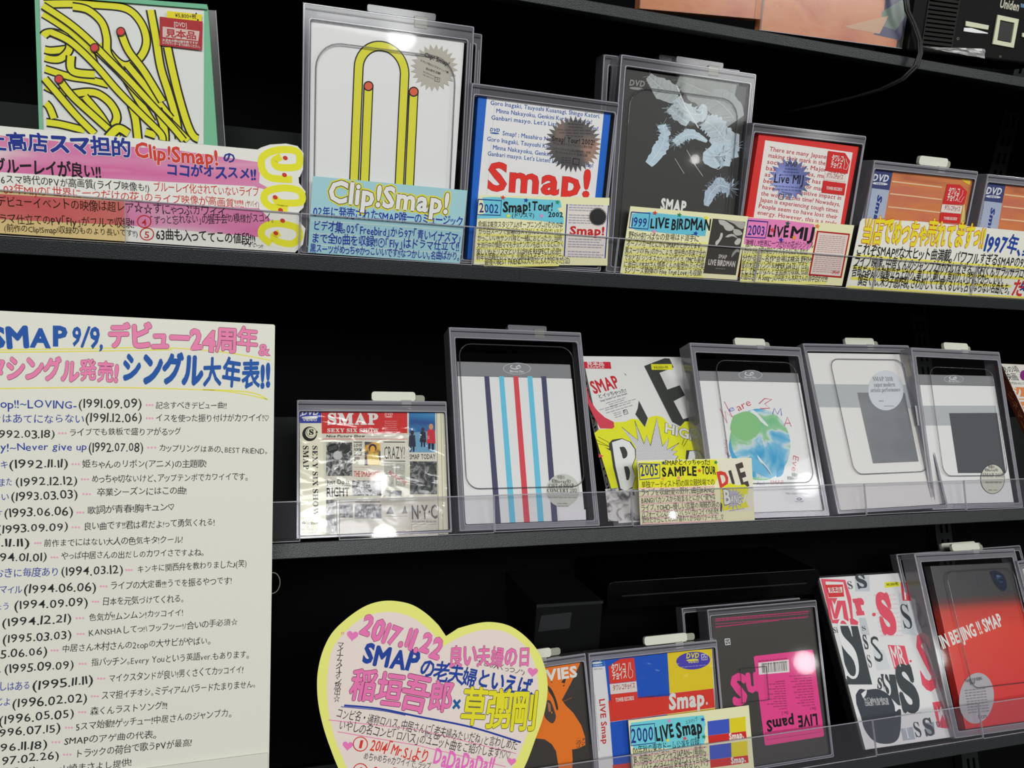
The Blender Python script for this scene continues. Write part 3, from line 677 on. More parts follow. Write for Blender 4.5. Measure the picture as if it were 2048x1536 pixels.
it.T('2002.11.2東京スタジアムでの公演を収録', 1055, 820, 1560, 880, 30, 'k', 0, l=6, hand=0); it.T('ツアーファイナル未公開映像と特典', 1055, 890, 1540, 950, 30, 'k', 0, l=6, hand=0); it.T('スペシャルカット全曲収録', 1080, 935, 1500, 985, 30, 'k', 0, l=6, hand=0)
for i, (x0, x1) in enumerate(((1290, 1420), (1250, 1450), (1260, 1440), (1120, 1540), (1140, 1540), (1230, 1450))): it.smudge(x0, 530 + i * 38, x1, 545 + i * 38, 22, 'k', 6, 5)
for i in range(3): it.smudge(1170, 1000 + i * 30, 1290, 1008 + i * 30, 20, 'k', 6, 3)
it.frame([(1320, 1005), (1400, 1015), (1390, 1085), (1312, 1075)], 10, 'k', 6)
it.done()

def year_card(crop, OUT, label, year, frameP, yc, washP, washc, stars, gap=.0012):
    it = Item('description_card', rowplane(*gap), label, 'card', outline=OUT, crop=crop, group=None)
    it.flat(OUT, .0006, mat(CREAM, .4, .3)); it.hand = 1.
    it.poly(washP, washc, 1, name='title_wash')
    it.frame(frameP, 14 if crop != 'P' else 13, (26, 42, 130), 3); it.T(year, *yc, (26, 42, 130), .012)
    for x, y, c in stars: it.star(x, y, 38 if crop != 'O' else 36, c, 5)
    return it
def rules(it, segs, c, w=34, l=1.5):
    for x0, y0, x1, y1 in segs: it.line([(x0, y0), ((x0 + x1) / 2, (y0 + y1) / 2 + 5), (x1, y1)], w, c, l, name='highlighter')
HY = (232, 224, 130)
it = year_card('M', [(130, 72), (2042, 115), (2010, 1106), (55, 1086)], 'cream handwritten card dated 2002 with small picture of the red lettered box', '2002', [(120, 135), (460, 155), (445, 370), (105, 360)], (130, 328, 420, 330, 130),
    [(180, 110), (330, 100), (1320, 150), (1340, 250), (1280, 270), (1370, 400), (1370, 495), (1000, 450), (500, 410), (110, 420), (110, 380), (230, 330)], (110, 196, 214),
    [(480, 110, (206, 60, 50)), (818, 150, (36, 60, 150)), (1278, 178, (40, 140, 90)), (560, 378, (226, 222, 60)), (1045, 378, (236, 140, 190))], (1, .25, .0012))
it.T('Smap!', 480, 320, 890, 310, 135, 'k', .035); it.T('Tour!', 900, 300, 1210, 310, 125, 'k', .03); it.T('2002', 1140, 395, 1360, 390, 70, 'k', .025); it.T('(ドリスマ)', 610, 400, 940, 400, 66, 'k', .01)
rules(it, [(150, 560, 1370, 590), (110, 655, 1380, 680), (100, 755, 1380, 775), (90, 850, 1380, 870), (80, 945, 1380, 960), (80, 1030, 1370, 1050), (200, 1100, 1300, 1096)], HY)
for s_, x0, y0, x1, y1 in (('会場は東京スタジアム!!オープニング~けむりの中', 115, 545, 1355, 555), ('から白スーツで登場の5スマがんもうやばいほど', 120, 645, 1355, 650), ('かっこいい!!!サンバ隊と一緒におどったり、当時', 105, 745, 1340, 750), ('大流行中の慎吾ママもチョナンカンも出てくるとにかく', 100, 850, 1370, 830),
    ('楽しい!!♪ドリスマといえばFIVE RESPECT」必見!!', 90, 945, 1330, 930), ('前年の苦難をのりこえ、念願の5人そろってのツアー♪', 90, 1020, 1365, 1010), ('最後のBEST FRIENDは大号泣。5人が好きだ(泣)', 210, 1095, 1460, 1065)): it.T(s_, x0, y0, x1, y1, 84, 'k', .006)
it.cur = 'small_picture'; it.poly([(1430, 205), (2030, 225), (1985, 1000), (1385, 975)], (222, 214, 206), 2)
it.line([(1420, 205), (1378, 970)], 18, (26, 48, 130), 3); it.line([(2025, 225), (1975, 998)], 18, (26, 48, 130), 3)
for i, y in enumerate((225, 262, 300, 372, 410, 448, 485, 722, 760, 800, 835, 905, 945, 978)): it.smudge(1450 - i * 2, y, 1950 - (i % 3) * 30, y + 16, 22, (40, 56, 130), 3, 9, .01)
it.burst(1868, 392, 112, 140, 36, (40, 40, 42), 5); it.T('Smap!', 1450, 650, 1965, 658, 115, (190, 30, 36), .035, l=4, hand=0); it.line([(1310, 645), (2030, 695)], 3, (150, 140, 120), 5)
it.done()

# --- feather case
keeper(rowplane(1, .17, .034, .0006), (1207, 108), (1480, 140), 'clear case standing behind the feather cover case', d=.018)
it = keeper(rowplane(1, .15, .0065, .0006), (1242, 108), (1513, 148), 'clear security case holding the black feather cover, second shelf', d=.022, top=.0105, side=.006, groove=(.085, .885, .02, .865, .020), tagx=.66, lockw=.26)
pl = rowplane(1, .15, .0095, .0016)
it = Item('video_package', pl, 'black video package with falling white feathers cover', 'video', (210, 170), (928, 278), crop='C')
it.body(.015, mat((58, 58, 56), .45)); it.cur = 'cover_print'
def feather(P, W, c=(190, 206, 214), l=2, fluff=0., edge=None):
    """quill path P with half widths W; the vane's edge is frayed"""
    Q = bez(P, 7); n = len(Q); Lf, Rt = [], []
    for i, p in enumerate(Q):
        a = Q[max(0, i - 1)]; b = Q[min(n - 1, i + 1)]; dx, dy = b[0] - a[0], b[1] - a[1]; d = math.hypot(dx, dy) + 1e-6
        t = i / (n - 1) * (len(W) - 1); k = min(int(t), len(W) - 2); w = W[k] + (W[k + 1] - W[k]) * (t - k)
        fl = 1 + (fluff * random.uniform(-.5, 1.) * (1 - i / n))
        Lf.append((p[0] - dy / d * w * fl, p[1] + dx / d * w * fl)); fl = 1 + (fluff * random.uniform(-.5, 1.) * (1 - i / n)); Rt.append((p[0] + dy / d * w * fl, p[1] - dx / d * w * fl))
    it.poly(Lf + Rt[::-1], c, l, name='feathers'); it.line(Q, 2.5, tuple(min(255, v + 34) for v in c), l + 1, name='feathers')
    for i in range(1, n - 1):                # barbs
        t = i / (n - 1) * (len(W) - 1); k = min(int(t), len(W) - 2); w = (W[k] + (W[k + 1] - W[k]) * (t - k)) * .9; (ax, ay), (bx, by) = Q[i - 1], Q[i + 1]; d = math.hypot(bx - ax, by - ay) + 1e-6; tx, ty = (bx - ax) / d, (by - ay) / d
        for s_ in (-1, 1):
            for f_ in (0, .33, .66):
                g_ = random.randint(-20, 12); x0, y0 = Q[i][0] + tx * f_ * 9, Q[i][1] + ty * f_ * 9; it.line([(x0, y0), (x0 + (-ty * s_ - tx * .5) * w, y0 + (tx * s_ - ty * .5) * w)], 2.2, tuple(max(0, min(235, v + g_)) for v in c), l + .5, name='feathers')
    if fluff:
        for i in range(0, n // 2 + 2):
            p = Q[i]
            for s_ in (-1, 1, -1, 1):
                w = W[0] + 22 * fluff * random.random() + 14; an = random.uniform(0, 6.28); it.line([p, (p[0] + w * math.cos(an), p[1] + w * math.sin(an))], 1.6, tuple(int(v * .9) for v in c), l, name='feathers')
feather([(345, 215), (430, 290), (520, 330)], [18, 60, 50], (168, 174, 172), 2, .3)
feather([(520, 235), (650, 290), (760, 330), (850, 350)], [30, 90, 110, 90], (140, 144, 140), 2, .2)
feather([(700, 330), (800, 400), (860, 480)], [50, 90, 60], (150, 156, 154), 3, .3)
feather([(505, 350), (570, 420), (650, 440), (672, 380)], [22, 44, 44, 10], (186, 198, 202), 4, .5)
feather([(470, 400), (520, 450), (580, 490)], [20, 30, 24], (176, 188, 192), 4, .8)
feather([(680, 480), (740, 520), (800, 590), (880, 600)], [40, 60, 70, 40], (186, 198, 204), 4, .5)
feather([(430, 500), (440, 570), (410, 650), (345, 735)], [18, 26, 40, 24], (186, 206, 218), 5, .9)
feather([(500, 610), (550, 570), (610, 560), (690, 600)], [22, 28, 24, 8], (190, 208, 218), 5, .9)
feather([(860, 620), (790, 680), (730, 690), (760, 750)], [30, 60, 70, 20], (190, 206, 216), 5, .6)
feather([(830, 880), (760, 860), (710, 910), (685, 980)], [40, 32, 30, 14], (176, 192, 206), 5, .8)
it.line([(510, 270), (560, 390), (640, 520)], 7, (214, 214, 214), 6, name='feathers'); it.line([(570, 650), (620, 740), (665, 805)], 3, (200, 200, 190), 6, name='feathers'); it.line([(500, 700), (530, 750), (555, 790)], 3, (190, 190, 180), 6, name='feathers')
it.logo(232, 268, 92, (140, 140, 138), .1, 3); it.T('SMAP', 412, 1000, 565, 1020, 60, 'w', .05, l=3, hand=0)
it.done()
it = year_card('N', [(225, 90), (1948, 240), (1785, 1170), (75, 1068)], 'cream handwritten card dated 1999 with small picture of the black feather cover', '1999', [(240, 175), (508, 195), (480, 425), (205, 405)], (235, 385, 460, 395, 125),
    [(500, 175), (600, 190), (1280, 255), (1340, 310), (1340, 420), (1320, 530), (900, 500), (500, 460), (300, 440), (230, 400), (250, 200)], (104, 190, 210),
    [(582, 190, (206, 56, 50)), (940, 218, (40, 130, 70)), (1332, 262, (228, 222, 50)), (570, 462, (240, 140, 180)), (1178, 488, (34, 56, 150))], (1, .25, .0012))
it.T('LIVE', 505, 408, 790, 420, 135, 'k', .03); it.T('BIRDMAN', 815, 430, 1390, 445, 145, 'k', .03)
rules(it, [(170, 590, 1350, 640), (160, 690, 1300, 720), (150, 790, 1330, 820), (130, 880, 1300, 920), (120, 970, 1290, 1010), (110, 1060, 1290, 1120)], HY)
for s_, x0, y0, x1, y1 in (('野外!!初っぱなの登場はド派手に', 190, 560, 1225, 610), ('オープンカー!!とにかくSMAPがとがってます。', 165, 670, 1275, 720), ('黒スーツの「Fly」のかっこよさ。蛍光色の衣装で全力', 140, 780, 1320, 830), ('でおどる「ジンギスカン」のカワイさ。♡MCも最高', 130, 890, 1300, 925),
    ('に面白い!木村さん慎吾くんの髪型かぶった!笑', 120, 985, 1295, 1020), ('5シリーズ第1弾の「Five True Love」も収録!', 140, 1065, 1265, 1110)): it.T(s_, x0, y0, x1, y1, 84, 'k', .006)
it.cur = 'small_picture'; it.poly([(1430, 270), (1905, 320), (1765, 1100), (1290, 1070)], (62, 58, 54), 2)
def blob(P, c, l=3): it.poly(bez(P + [P[0]], 4)[:-1], c, l)
blob([(1510, 290), (1600, 300), (1680, 350), (1740, 400), (1700, 450), (1620, 440), (1580, 380), (1530, 350)], (184, 180, 174)); blob([(1620, 295), (1890, 325), (1870, 420), (1800, 400), (1740, 350)], (168, 164, 156)); blob([(1730, 420), (1820, 440), (1860, 500), (1780, 520), (1730, 480)], (176, 172, 166), 4)
blob([(1545, 480), (1575, 490), (1560, 560), (1500, 650), (1470, 655), (1470, 610), (1520, 560)], (190, 188, 182)); blob([(1610, 540), (1660, 505), (1730, 500), (1790, 560), (1720, 530), (1650, 545)], (180, 178, 172)); blob([(1790, 560), (1840, 570), (1820, 640), (1770, 655), (1745, 620)], (186, 184, 178)); blob([(1815, 725), (1780, 715), (1720, 770), (1700, 840), (1740, 800), (1780, 760), (1815, 765)], (150, 148, 144))
it.T('SMAP', 1505, 850, 1630, 862, 52, (190, 184, 176), .035, l=4, hand=0); it.T('LIVE BIRDMAN', 1355, 945, 1750, 975, 72, (196, 190, 184), .04, l=4, hand=.4); it.smudge(1465, 1005, 1610, 1015, 18, (180, 176, 170), 4, 4)
it.done()

# --- red case
it = keeper(rowplane(1, .23, .0065, .0006), (1506, 245), (1733, 272), 'clear security case with the red box of typed text, second shelf', d=.02, top=.009, side=.003, lock=None)
pl = rowplane(1, .23, .0095, .0016)
it = Item('video_package', pl, 'red bordered video box with white panel of red typed text and blue burst sticker', 'video', (1000, 548), (1590, 632), crop='C')
it.body(.016, mat((216, 48, 44), .4)); it.cur = 'cover_print'
it.poly([(1035, 592), (1552, 665), (1478, 1100), (958, 1100)], (230, 224, 218), 1)
lines = ['There are many Japanese people', 'making their mark in the world of', 'soccer, tennis, Major league', 'baseball, movies, music and', 'as well as art. It has the feel', 'been that way for many years', 'have made a positive impact in', 'the world all this time? Nowadays,', 'Japan is experiencing tough times.', 'People seem to have lost their', 'energy. However, this is a truly', 'amazing time for Japanese culture.']
for i, s_ in enumerate(lines):
    y = 655 + i * 37.4; x0 = 1058 - i * 7.2; x1 = 1525 - i * 7.0; it.T(s_, x0, y, x1, y + 66, 22, (186, 58, 66), .012, l=2, hand=0)
it.cur = 'sticker'; blu = wash('blue_foil', [(.3, (60, 66, 84)), (.5, (96, 106, 170)), (.62, (150, 160, 220)), (.8, (196, 206, 236))], 24, (.8, 1, .5), 1, .3, 0, .8)
it.burst(1180, 820, 90, 128, 20, 'n', 5, m=blu); it.T('SMAP', 1152, 745, 1225, 752, 26, 'k', .0, l=6, hand=0); it.T('Live MIJ', 1083, 842, 1258, 852, 46, 'k', .012, l=6, hand=0)
for i, (x0, x1) in enumerate(((1150, 1225), (1140, 1232), (1120, 1240))): it.smudge(x0, 764 + i * 18, x1, 770 + i * 18, 10, 'k', 6, 5)
for i, (x0, x1) in enumerate(((1085, 1250), (1078, 1252), (1130, 1190))): it.smudge(x0, 866 + i * 18, x1, 878 + i * 18, 11, 'k', 6, 8)
it.frame([(1118, 908), (1142, 912), (1138, 942), (1114, 938)], 4, 'k', 6)
for i in range(3): it.smudge(1150, 916 + i * 13, 1195, 920 + i * 13, 8, 'k', 6, 3)
def shop_label(parts, big, small, strip, rd=(206, 40, 40)):
    it.cur = 'shop_sticker'
    it.poly(parts[0], rd, 7); it.poly(parts[1], (226, 214, 206), 7); it.poly(parts[2], rd, 7)
    (x0, y0, x1, y1, h), (u0, v0, u1, v1, h2) = big; it.T('タワレコ', x0, y0, x1, y1, h, 'w', .03, l=8, hand=0); it.T('チョイス', u0, v0, u1, v1, h2, 'w', .03, l=8, hand=0)
    x0, y0, x1, y1, h = small; it.T('タワレコチョイス', x0, y0, x1, y1, h, (150, 40, 50), .01, l=8, hand=0)
    x0, y0, x1, y1, h = strip; it.T('TOWER RECORDS', x0, y0, x1, y1, h, 'w', .03, l=8, hand=0)
shop_label([[(1405, 655), (1505, 668), (1535, 715), (1520, 790), (1388, 772)], [(1390, 780), (1515, 798), (1508, 840), (1380, 826)], [(1376, 830), (1510, 848), (1500, 918), (1366, 902)]],
    ((1422, 714, 1492, 722, 30), (1416, 752, 1482, 762, 30)), (1392, 812, 1490, 826, 24), (1392, 882, 1486, 892, 15))
it.line([(1500, 700), (1502, 735), (1494, 760), (1512, 765), (1524, 740), (1515, 722), (1510, 700)], 3, 'w', 8)
it.done()
it = year_card('AF', [(80, 230), (1560, 345), (1392, 1172), (-2, 1112)], 'cream handwritten card dated 2003 with pink title and red framed small picture', '2003', [(108, 278), (380, 300), (345, 520), (75, 505)], (95, 480, 330, 485, 118),
    [(100, 240), (600, 275), (1010, 330), (1030, 450), (1000, 560), (985, 620), (940, 680), (500, 660), (50, 600), (60, 520), (90, 400)], (232, 130, 184),
    [(440, 410, (216, 50, 60)), (650, 320, (30, 90, 60)), (1055, 358, (230, 130, 60)), (738, 515, (230, 150, 40)), (558, 545, (40, 50, 150))], (1, .25, .0020))
it.T('LIVE', 370, 498, 655, 510, 135, 'k', .03); it.T('MIJ', 670, 520, 1000, 545, 140, 'k', .03)
rules(it, [(30, 740, 980, 765), (20, 850, 960, 875), (10, 940, 950, 960), (0, 1030, 930, 1050), (0, 1110, 1180, 1135)], HY, 36)
for s_, x0, y0, x1, y1 in (('激推し!!世界に一つだけの花がシングル', 70, 630, 1000, 660), ('カットされる前の初日ライブ。もうとにかく見れば', 45, 730, 920, 750), ('分かる超~名作"会場は横浜 野外!!', 25, 830, 975, 860), ('夏の大定番ソング「SUMMER GATE」アガる。', 15, 925, 940, 940), ('そしてMCがなんと全会場分収録、伝説', 0, 1010, 930, 1020), ('的面白さ。「A Song~」の中居さん木村さんの背中合わせ!!!!', 0, 1085, 1190, 1120)): it.T(s_, x0, y0, x1, y1, 76, 'k', .006)
it.cur = 'small_picture'; it.poly([(1050, 418), (1502, 460), (1385, 1065), (935, 1030)], (172, 20, 26), 2); it.poly([(1068, 440), (1478, 480), (1368, 1040), (958, 1008)], (222, 204, 196), 3)
for i in range(19):
    if i == 9: continue
    it.smudge(1082 - i * 5.2, 488 + i * 27, 1440 - i * 4.6, 512 + i * 27, 12, (130, 60, 60), 4, 8, .01)
it.T('SMAP', 1250, 1003, 1352, 1010, 34, (190, 40, 44), .01, l=5, hand=0)
it.done()

# --- two orange cases and the long white card
CR['AC2'] = (1928.5, 338.2, 6.1)
def orange_case(crop, l1, l2):
    k = keeper(rowplane(1, .23, .0065, .0006), (285, 58), (1510, 192), l1, d=.018, top=.009, side=.0025, lock='white', crop=crop, tagx=.66, pale=True, lockw=.22)
    global it
    it = Item('video_package', rowplane(1, .23, .0095, .0016), l2, 'video', (268, 165), (1450, 290), crop=crop)
    it.body(.009, tanb); it.cur = 'cover_print'
    it.poly([(268, 165), (505, 192), (462, 415), (222, 385)], (58, 64, 112), 1); it.poly([(222, 385), (462, 415), (395, 800), (135, 760)], (166, 176, 196), 1)
    it.logo(262, 300, 190, (214, 216, 220), .08, 2); it.T('VIDEO', 300, 348, 395, 358, 20, (58, 64, 112), .01, l=3, hand=0)
    it.T('Smap', 330, 470, 255, 880, 70, (40, 56, 130), .05, l=2, hand=0, it=.15)
    it.T('SMAPビデオ', 232, 445, 180, 740, 13, (40, 50, 90), 0, l=2, hand=0)
    for y in (325, 470, 625): it.line([(490 - (y - 325) * .15, y - 15), (700, y + 10), (1080, y + 55)], 12, (232, 190, 150), 3)
    it.poly([(1290, 278), (1420, 292), (1410, 355), (1360, 330)], (226, 190, 60), 3); it.poly([(1345, 560), (1360, 800), (1300, 800), (1330, 600)], (220, 200, 120), 3)
    shop_label([[(1140, 342), (1290, 350), (1375, 430), (1340, 580), (1085, 580)], [(1080, 578), (1320, 598), (1300, 692), (1062, 672)], [(1062, 674), (1300, 694), (1285, 800), (1045, 790)]],
        ((1145, 460, 1280, 470, 62), (1130, 535, 1262, 545, 62)), (1100, 645, 1285, 665, 46), (1095, 758, 1252, 768, 26))
    it.line([(1325, 415), (1315, 470), (1285, 510), (1270, 545), (1300, 555), (1325, 510), (1340, 490)], 5, 'w', 8)
    it.done()
orange_case('AC', 'clear case with white alarm tag around the orange video, left of the pair', 'orange photo video with blue spine label and red shop sticker on second shelf')
orange_case('AC2', 'clear case around the orange video cut off by the right edge of view', 'orange photo video with blue spine label cut off by the right edge of view')
OUT = [(262, 205), (245, 215), (225, 245), (150, 600), (65, 970), (85, 978), (2450, 1130), (2480, 390), (900, 240)]
it = Item('description_card', rowplane(1, .25, .0012), 'long white handwritten card with yellow bubble title below the orange cases', 'card', outline=OUT, crop='AG')
it.flat(OUT, .0006, mat((228, 226, 214), .4, .3)); it.hand = 1.
it.T('当店でめっちゃ売れてますっ!!', 225, 465, 1590, 530, 205, (240, 212, 40), .035, ol=(198, 70, 30), olw=.024)
it.T('1997年、夏の', 1590, 565, 2260, 625, 150, (24, 62, 150), .03)
rules(it, [(170, 620, 2500, 790), (140, 750, 2500, 900), (120, 870, 1900, 960), (80, 970, 2400, 1110)], (224, 214, 90), 26)
for s_, x0, y0, x1, y1 in (('これぞSMAP!!な大ヒット曲満載。パワフルすぎるSMAPの97年最後の', 165, 605, 2330, 770), ('ライブ映像。中居くんのジャンプ力!かわいすぎる。木村くんサラッサラロン毛。色気が', 145, 730, 2330, 900), ('吾郎ちゃんの前髪立ち上がり。美しい。剛くん角刈り。いやはやかっこいい。', 120, 850, 1815, 945), ('慎吾くん、末っ子感炸裂。さわがしくて愛くるしい。古くならない名曲たち。', 185, 945, 1885, 1045)): it.T(s_, x0, y0, x1, y1, 92, 'k', .012)
it.T('だから', 1895, 1060, 2300, 1080, 140, (205, 50, 44), .03); it.T('必', 1990, 1000, 2120, 1010, 100, (34, 50, 130), .03)
it.done()
# ================================================================ third shelf
grayph = wash('grey_photo', [(.30, (34, 34, 34)), (.47, (92, 92, 92)), (.55, (150, 150, 148)), (.66, (196, 196, 192)), (.8, (60, 60, 60))], 190, (1, 1, .7), 5, .5, 1.8)
darkph = wash('dark_photo', [(.35, (34, 35, 36)), (.55, (84, 85, 86)), (.62, (150, 150, 148)), (.70, (60, 60, 60))], 150, (1, 1, .7), 4, .5, 1.2)
greycol = wash('newsprint_grey', [(.4, (196, 194, 182)), (.6, (166, 164, 156))], 500, (1, 1, 2.5), 1)
skyph = wash('blue_photo', [(.35, (40, 62, 130)), (.5, (60, 130, 180)), (.65, (120, 170, 205))], 16, (.4, 1, 2), 2)
goldph = wash('gold_photo', [(.35, (40, 40, 60)), (.48, (90, 84, 80)), (.56, (220, 170, 70)), (.7, (226, 206, 140))], 60, (1, 1, .7), 3, .5, 1.4)
it = keeper(rowplane(2, -.25, .0065, .003), (20, 50), (1605, 66), 'clear case with white alarm tag holding the newspaper style video, left end of third shelf', d=.02, top=.0115, side=.002, lock='white', crop='R', tagx=.73, pale=True, lockw=.24)
it = Item('video_package', rowplane(2, -.25, .0095, .004), 'newspaper style video cover with red masthead and cream spine', 'video', (42, 132), (1592, 168), crop='R')
CRM = (224, 220, 192); it.body(.009, mat(CRM, .35, .4)); it.cur = 'cover_print'
it.poly([(280, 170), (1500, 180), (1520, 1500), (335, 1500)], (218, 214, 198), 1)
it.poly([(42, 132), (278, 150), (280, 298), (45, 298)], (48, 60, 158), 2); it.logo(72, 212, 180, 'w', 0, 3); it.T('VIDEO', 80, 275, 235, 275, 22, 'w', .03, l=3, hand=0)
it.circ(155, 412, 78, 'k', 2); it.circ(168, 402, 58, CRM, 3); it.circ(172, 398, 50, 'k', 4); it.circ(174, 397, 47, CRM, 5); it.T('S', 145, 425, 200, 425, 62, 'k', .03, ol='k', olw=0, l=6, serif=True, hand=0); it.poly([(215, 405), (245, 400), (228, 375)], 'k', 6)
it.T('SEXY SIX SHOW', 182, 535, 190, 1285, 56, 'k', .01, l=2, serif=True, hand=0); it.T('SMAP', 80, 535, 84, 795, 62, 'k', .01, l=2, serif=True, hand=0)
it.T('Victor', 85, 1370, 250, 1372, 34, 'k', .03, l=2, hand=0, it=.2); it.poly([(65, 1365), (85, 1340), (100, 1365)], 'k', 2); it.T('¥4,935(税込)', 65, 1435, 240, 1435, 28, 'k', .01, l=2, hand=0); it.T('¥4,700(税抜)', 75, 1468, 240, 1468, 22, 'k', .01, l=2, hand=0); it.smudge(70, 1400, 250, 1400, 12, 'n', 2, 5)
it.poly([(280, 180), (1188, 180), (1190, 405), (284, 408)], (206, 48, 48), 2)
it.T('SMAP', 340, 318, 888, 318, 128, 'w', .03, l=3, serif=True, hand=0); it.T('SEXY SIX SHOW', 340, 396, 888, 396, 42, 'w', .02, l=3, serif=True, hand=0)
it.logo(950, 218, 88, (226, 180, 176), 0, 3)
for i, s_ in enumerate(('Masahiro Nakai', 'Takuya Kimura', 'Katsuyuki Mori', 'Goro Inagaki', 'Tsuyoshi Kusanagi', 'Shingo Katori')): it.T(s_, 950, 283 + i * 21, 1040 + len(s_) * 3, 283 + i * 21, 11, (226, 190, 186), .0, l=3, hand=0)
it.T('Nice Picture Show', 332, 449, 745, 447, 28, 'k', .03, l=2, hand=0, it=.18); it.smudge(755, 445, 900, 445, 9, 'n', 2, 5); it.line([(282, 466), (1190, 468)], 6, (200, 60, 56), 2)
def photo(x0, y0, x1, y1, m): it.poly([(x0, y0), (x1, y0 + 2), (x1 + 2, y1), (x0, y1)], 'n', 2, m=m, name='printed_photos')
photo(330, 500, 605, 858, grayph); it.circ(400, 565, 62, (36, 36, 36), 3, ry=50, rot=-.3, name='printed_photos'); it.circ(530, 560, 60, (50, 50, 50), 3, name='printed_photos'); it.circ(450, 640, 46, (196, 194, 190), 4, name='printed_photos')
for i in range(3): it.line([(355, 585 + i * 14 - 24), (445, 560 + i * 14 - 24)], 4, (120, 120, 120), 5)
it.line([(622, 500), (712, 500)], 9, 'k', 2)
for s_, y, c in (('LOVE', 548, 'k'), ('FOR♥', 592, 'n'), ('SALE', 640, 'k'), ('$10', 690, 'k')): it.T(s_, 625, y, 710 if s_ != '$10' else 685, y, 34, c, .03, l=2, hand=0, it=.15)
photo(738, 496, 905, 745, goldph); it.circ(822, 560, 42, (50, 44, 66), 3, name='printed_photos'); it.circ(822, 575, 27, (232, 168, 60), 4, ry=36, name='printed_photos'); it.poly([(760, 640), (822, 615), (885, 640), (900, 735), (770, 735)], (224, 196, 110), 3)
it.T('THE SMASH HITS!', 622, 865, 905, 868, 64, (198, 50, 50), .015, l=2, hand=0); it.smudge(625, 770, 800, 770, 12, (190, 60, 56), 2, 5)
it.line([(937, 498), (1165, 500)], 10, (70, 70, 66), 2); it.line([(940, 700), (1168, 702)], 10, (90, 90, 86), 2); it.T('CRAZY?', 943, 676, 1168, 676, 140, (60, 60, 58), .0, l=2, hand=0)
for x in (945, 1065): photo(x, 722, x + 100, 970, greycol)
it.T('ALTERNATIVE', 985, 825, 1168, 950, 36, (196, 80, 76), .02, l=4, hand=0)
photo(1207, 182, 1485, 608, skyph); it.poly([(1207, 400), (1485, 380), (1488, 608), (1210, 608)], (112, 160, 190), 3); 
for x, y, c, k in ((1240, 470, (44, 50, 70), 1.1), (1355, 430, (36, 38, 56), 1.), (1440, 420, (200, 50, 60), 1.35)):
    it.poly([(x - 28 * k, y - 40 * k), (x + 28 * k, y - 40 * k), (x + 36 * k, y + 70 * k), (x - 34 * k, y + 70 * k)], c, 4); it.circ(x, y - 62 * k, 17 * k, (60, 44, 44) if k < 1.2 else (206, 150, 110), 5, ry=23 * k); it.poly([(x - 22 * k, y + 68 * k), (x - 3, y + 68 * k), (x - 8, y + 135 * k * .9), (x - 22 * k, y + 135 * k * .9)], (30, 34, 50), 4); it.poly([(x + 4, y + 68 * k), (x + 24 * k, y + 68 * k), (x + 22 * k, y + 135 * k * .9), (x + 8, y + 135 * k * .9)], (30, 34, 50), 4)
it.T('SMAP TODAY', 1213, 682, 1490, 678, 56, 'k', .01, l=2, hand=0); photo(1218, 702, 1502, 1052, darkph)
it.line([(1500, 180), (1522, 1480)], 4, (90, 84, 70), 2); it.line([(1545, 200), (1570, 1480)], 3, (120, 112, 90), 2)
it.T('Just Do It', 330, 948, 580, 944, 56, 'k', .012, l=2, hand=0); it.line([(330, 965), (585, 963)], 5, 'k', 2); it.T('RIGHT', 332, 1076, 580, 1070, 98, 'k', .03, l=2, hand=0)
photo(605, 905, 912, 1066, grayph); photo(330, 1108, 445, 1470, grayph); photo(475, 1150, 610, 1300, grayph); photo(632, 1155, 915, 1310, grayph); photo(935, 1010, 1130, 1075, greycol); it.poly([(1000, 1040), (1060, 1008), (1130, 1020), (1120, 1070)], (110, 110, 116), 4); it.poly([(960, 1260), (1010, 1180), (1050, 1260)], (90, 90, 88), 3); it.poly([(1130, 1255), (1165, 1170), (1190, 1255)], (90, 90, 88), 3)
it.T('N·Y·C', 1235, 1315, 1512, 1306, 150, (96, 94, 96), .02, l=2, hand=0); it.smudge(635, 1140, 900, 1140, 22, 'k', 2, 6, .02); it.smudge(1235, 1350, 1500, 1350, 26, (140, 120, 130), 2, 6, .02); it.frame([(1235, 1370), (1500, 1370), (1500, 1450), (1235, 1450)], 4, (140, 130, 120), 2)
B = Buf(); B.box((0, -.0022, 0), (it.w, -.0019, it.h * 1.03), M_WRAP); B.build('shrink_wrap', it.root)
for x0, y0, x1 in ((935, 1285, 1190),): it.line([(x0, y0), (x1, y0)], 4, (150, 146, 140), 2)
it.done()

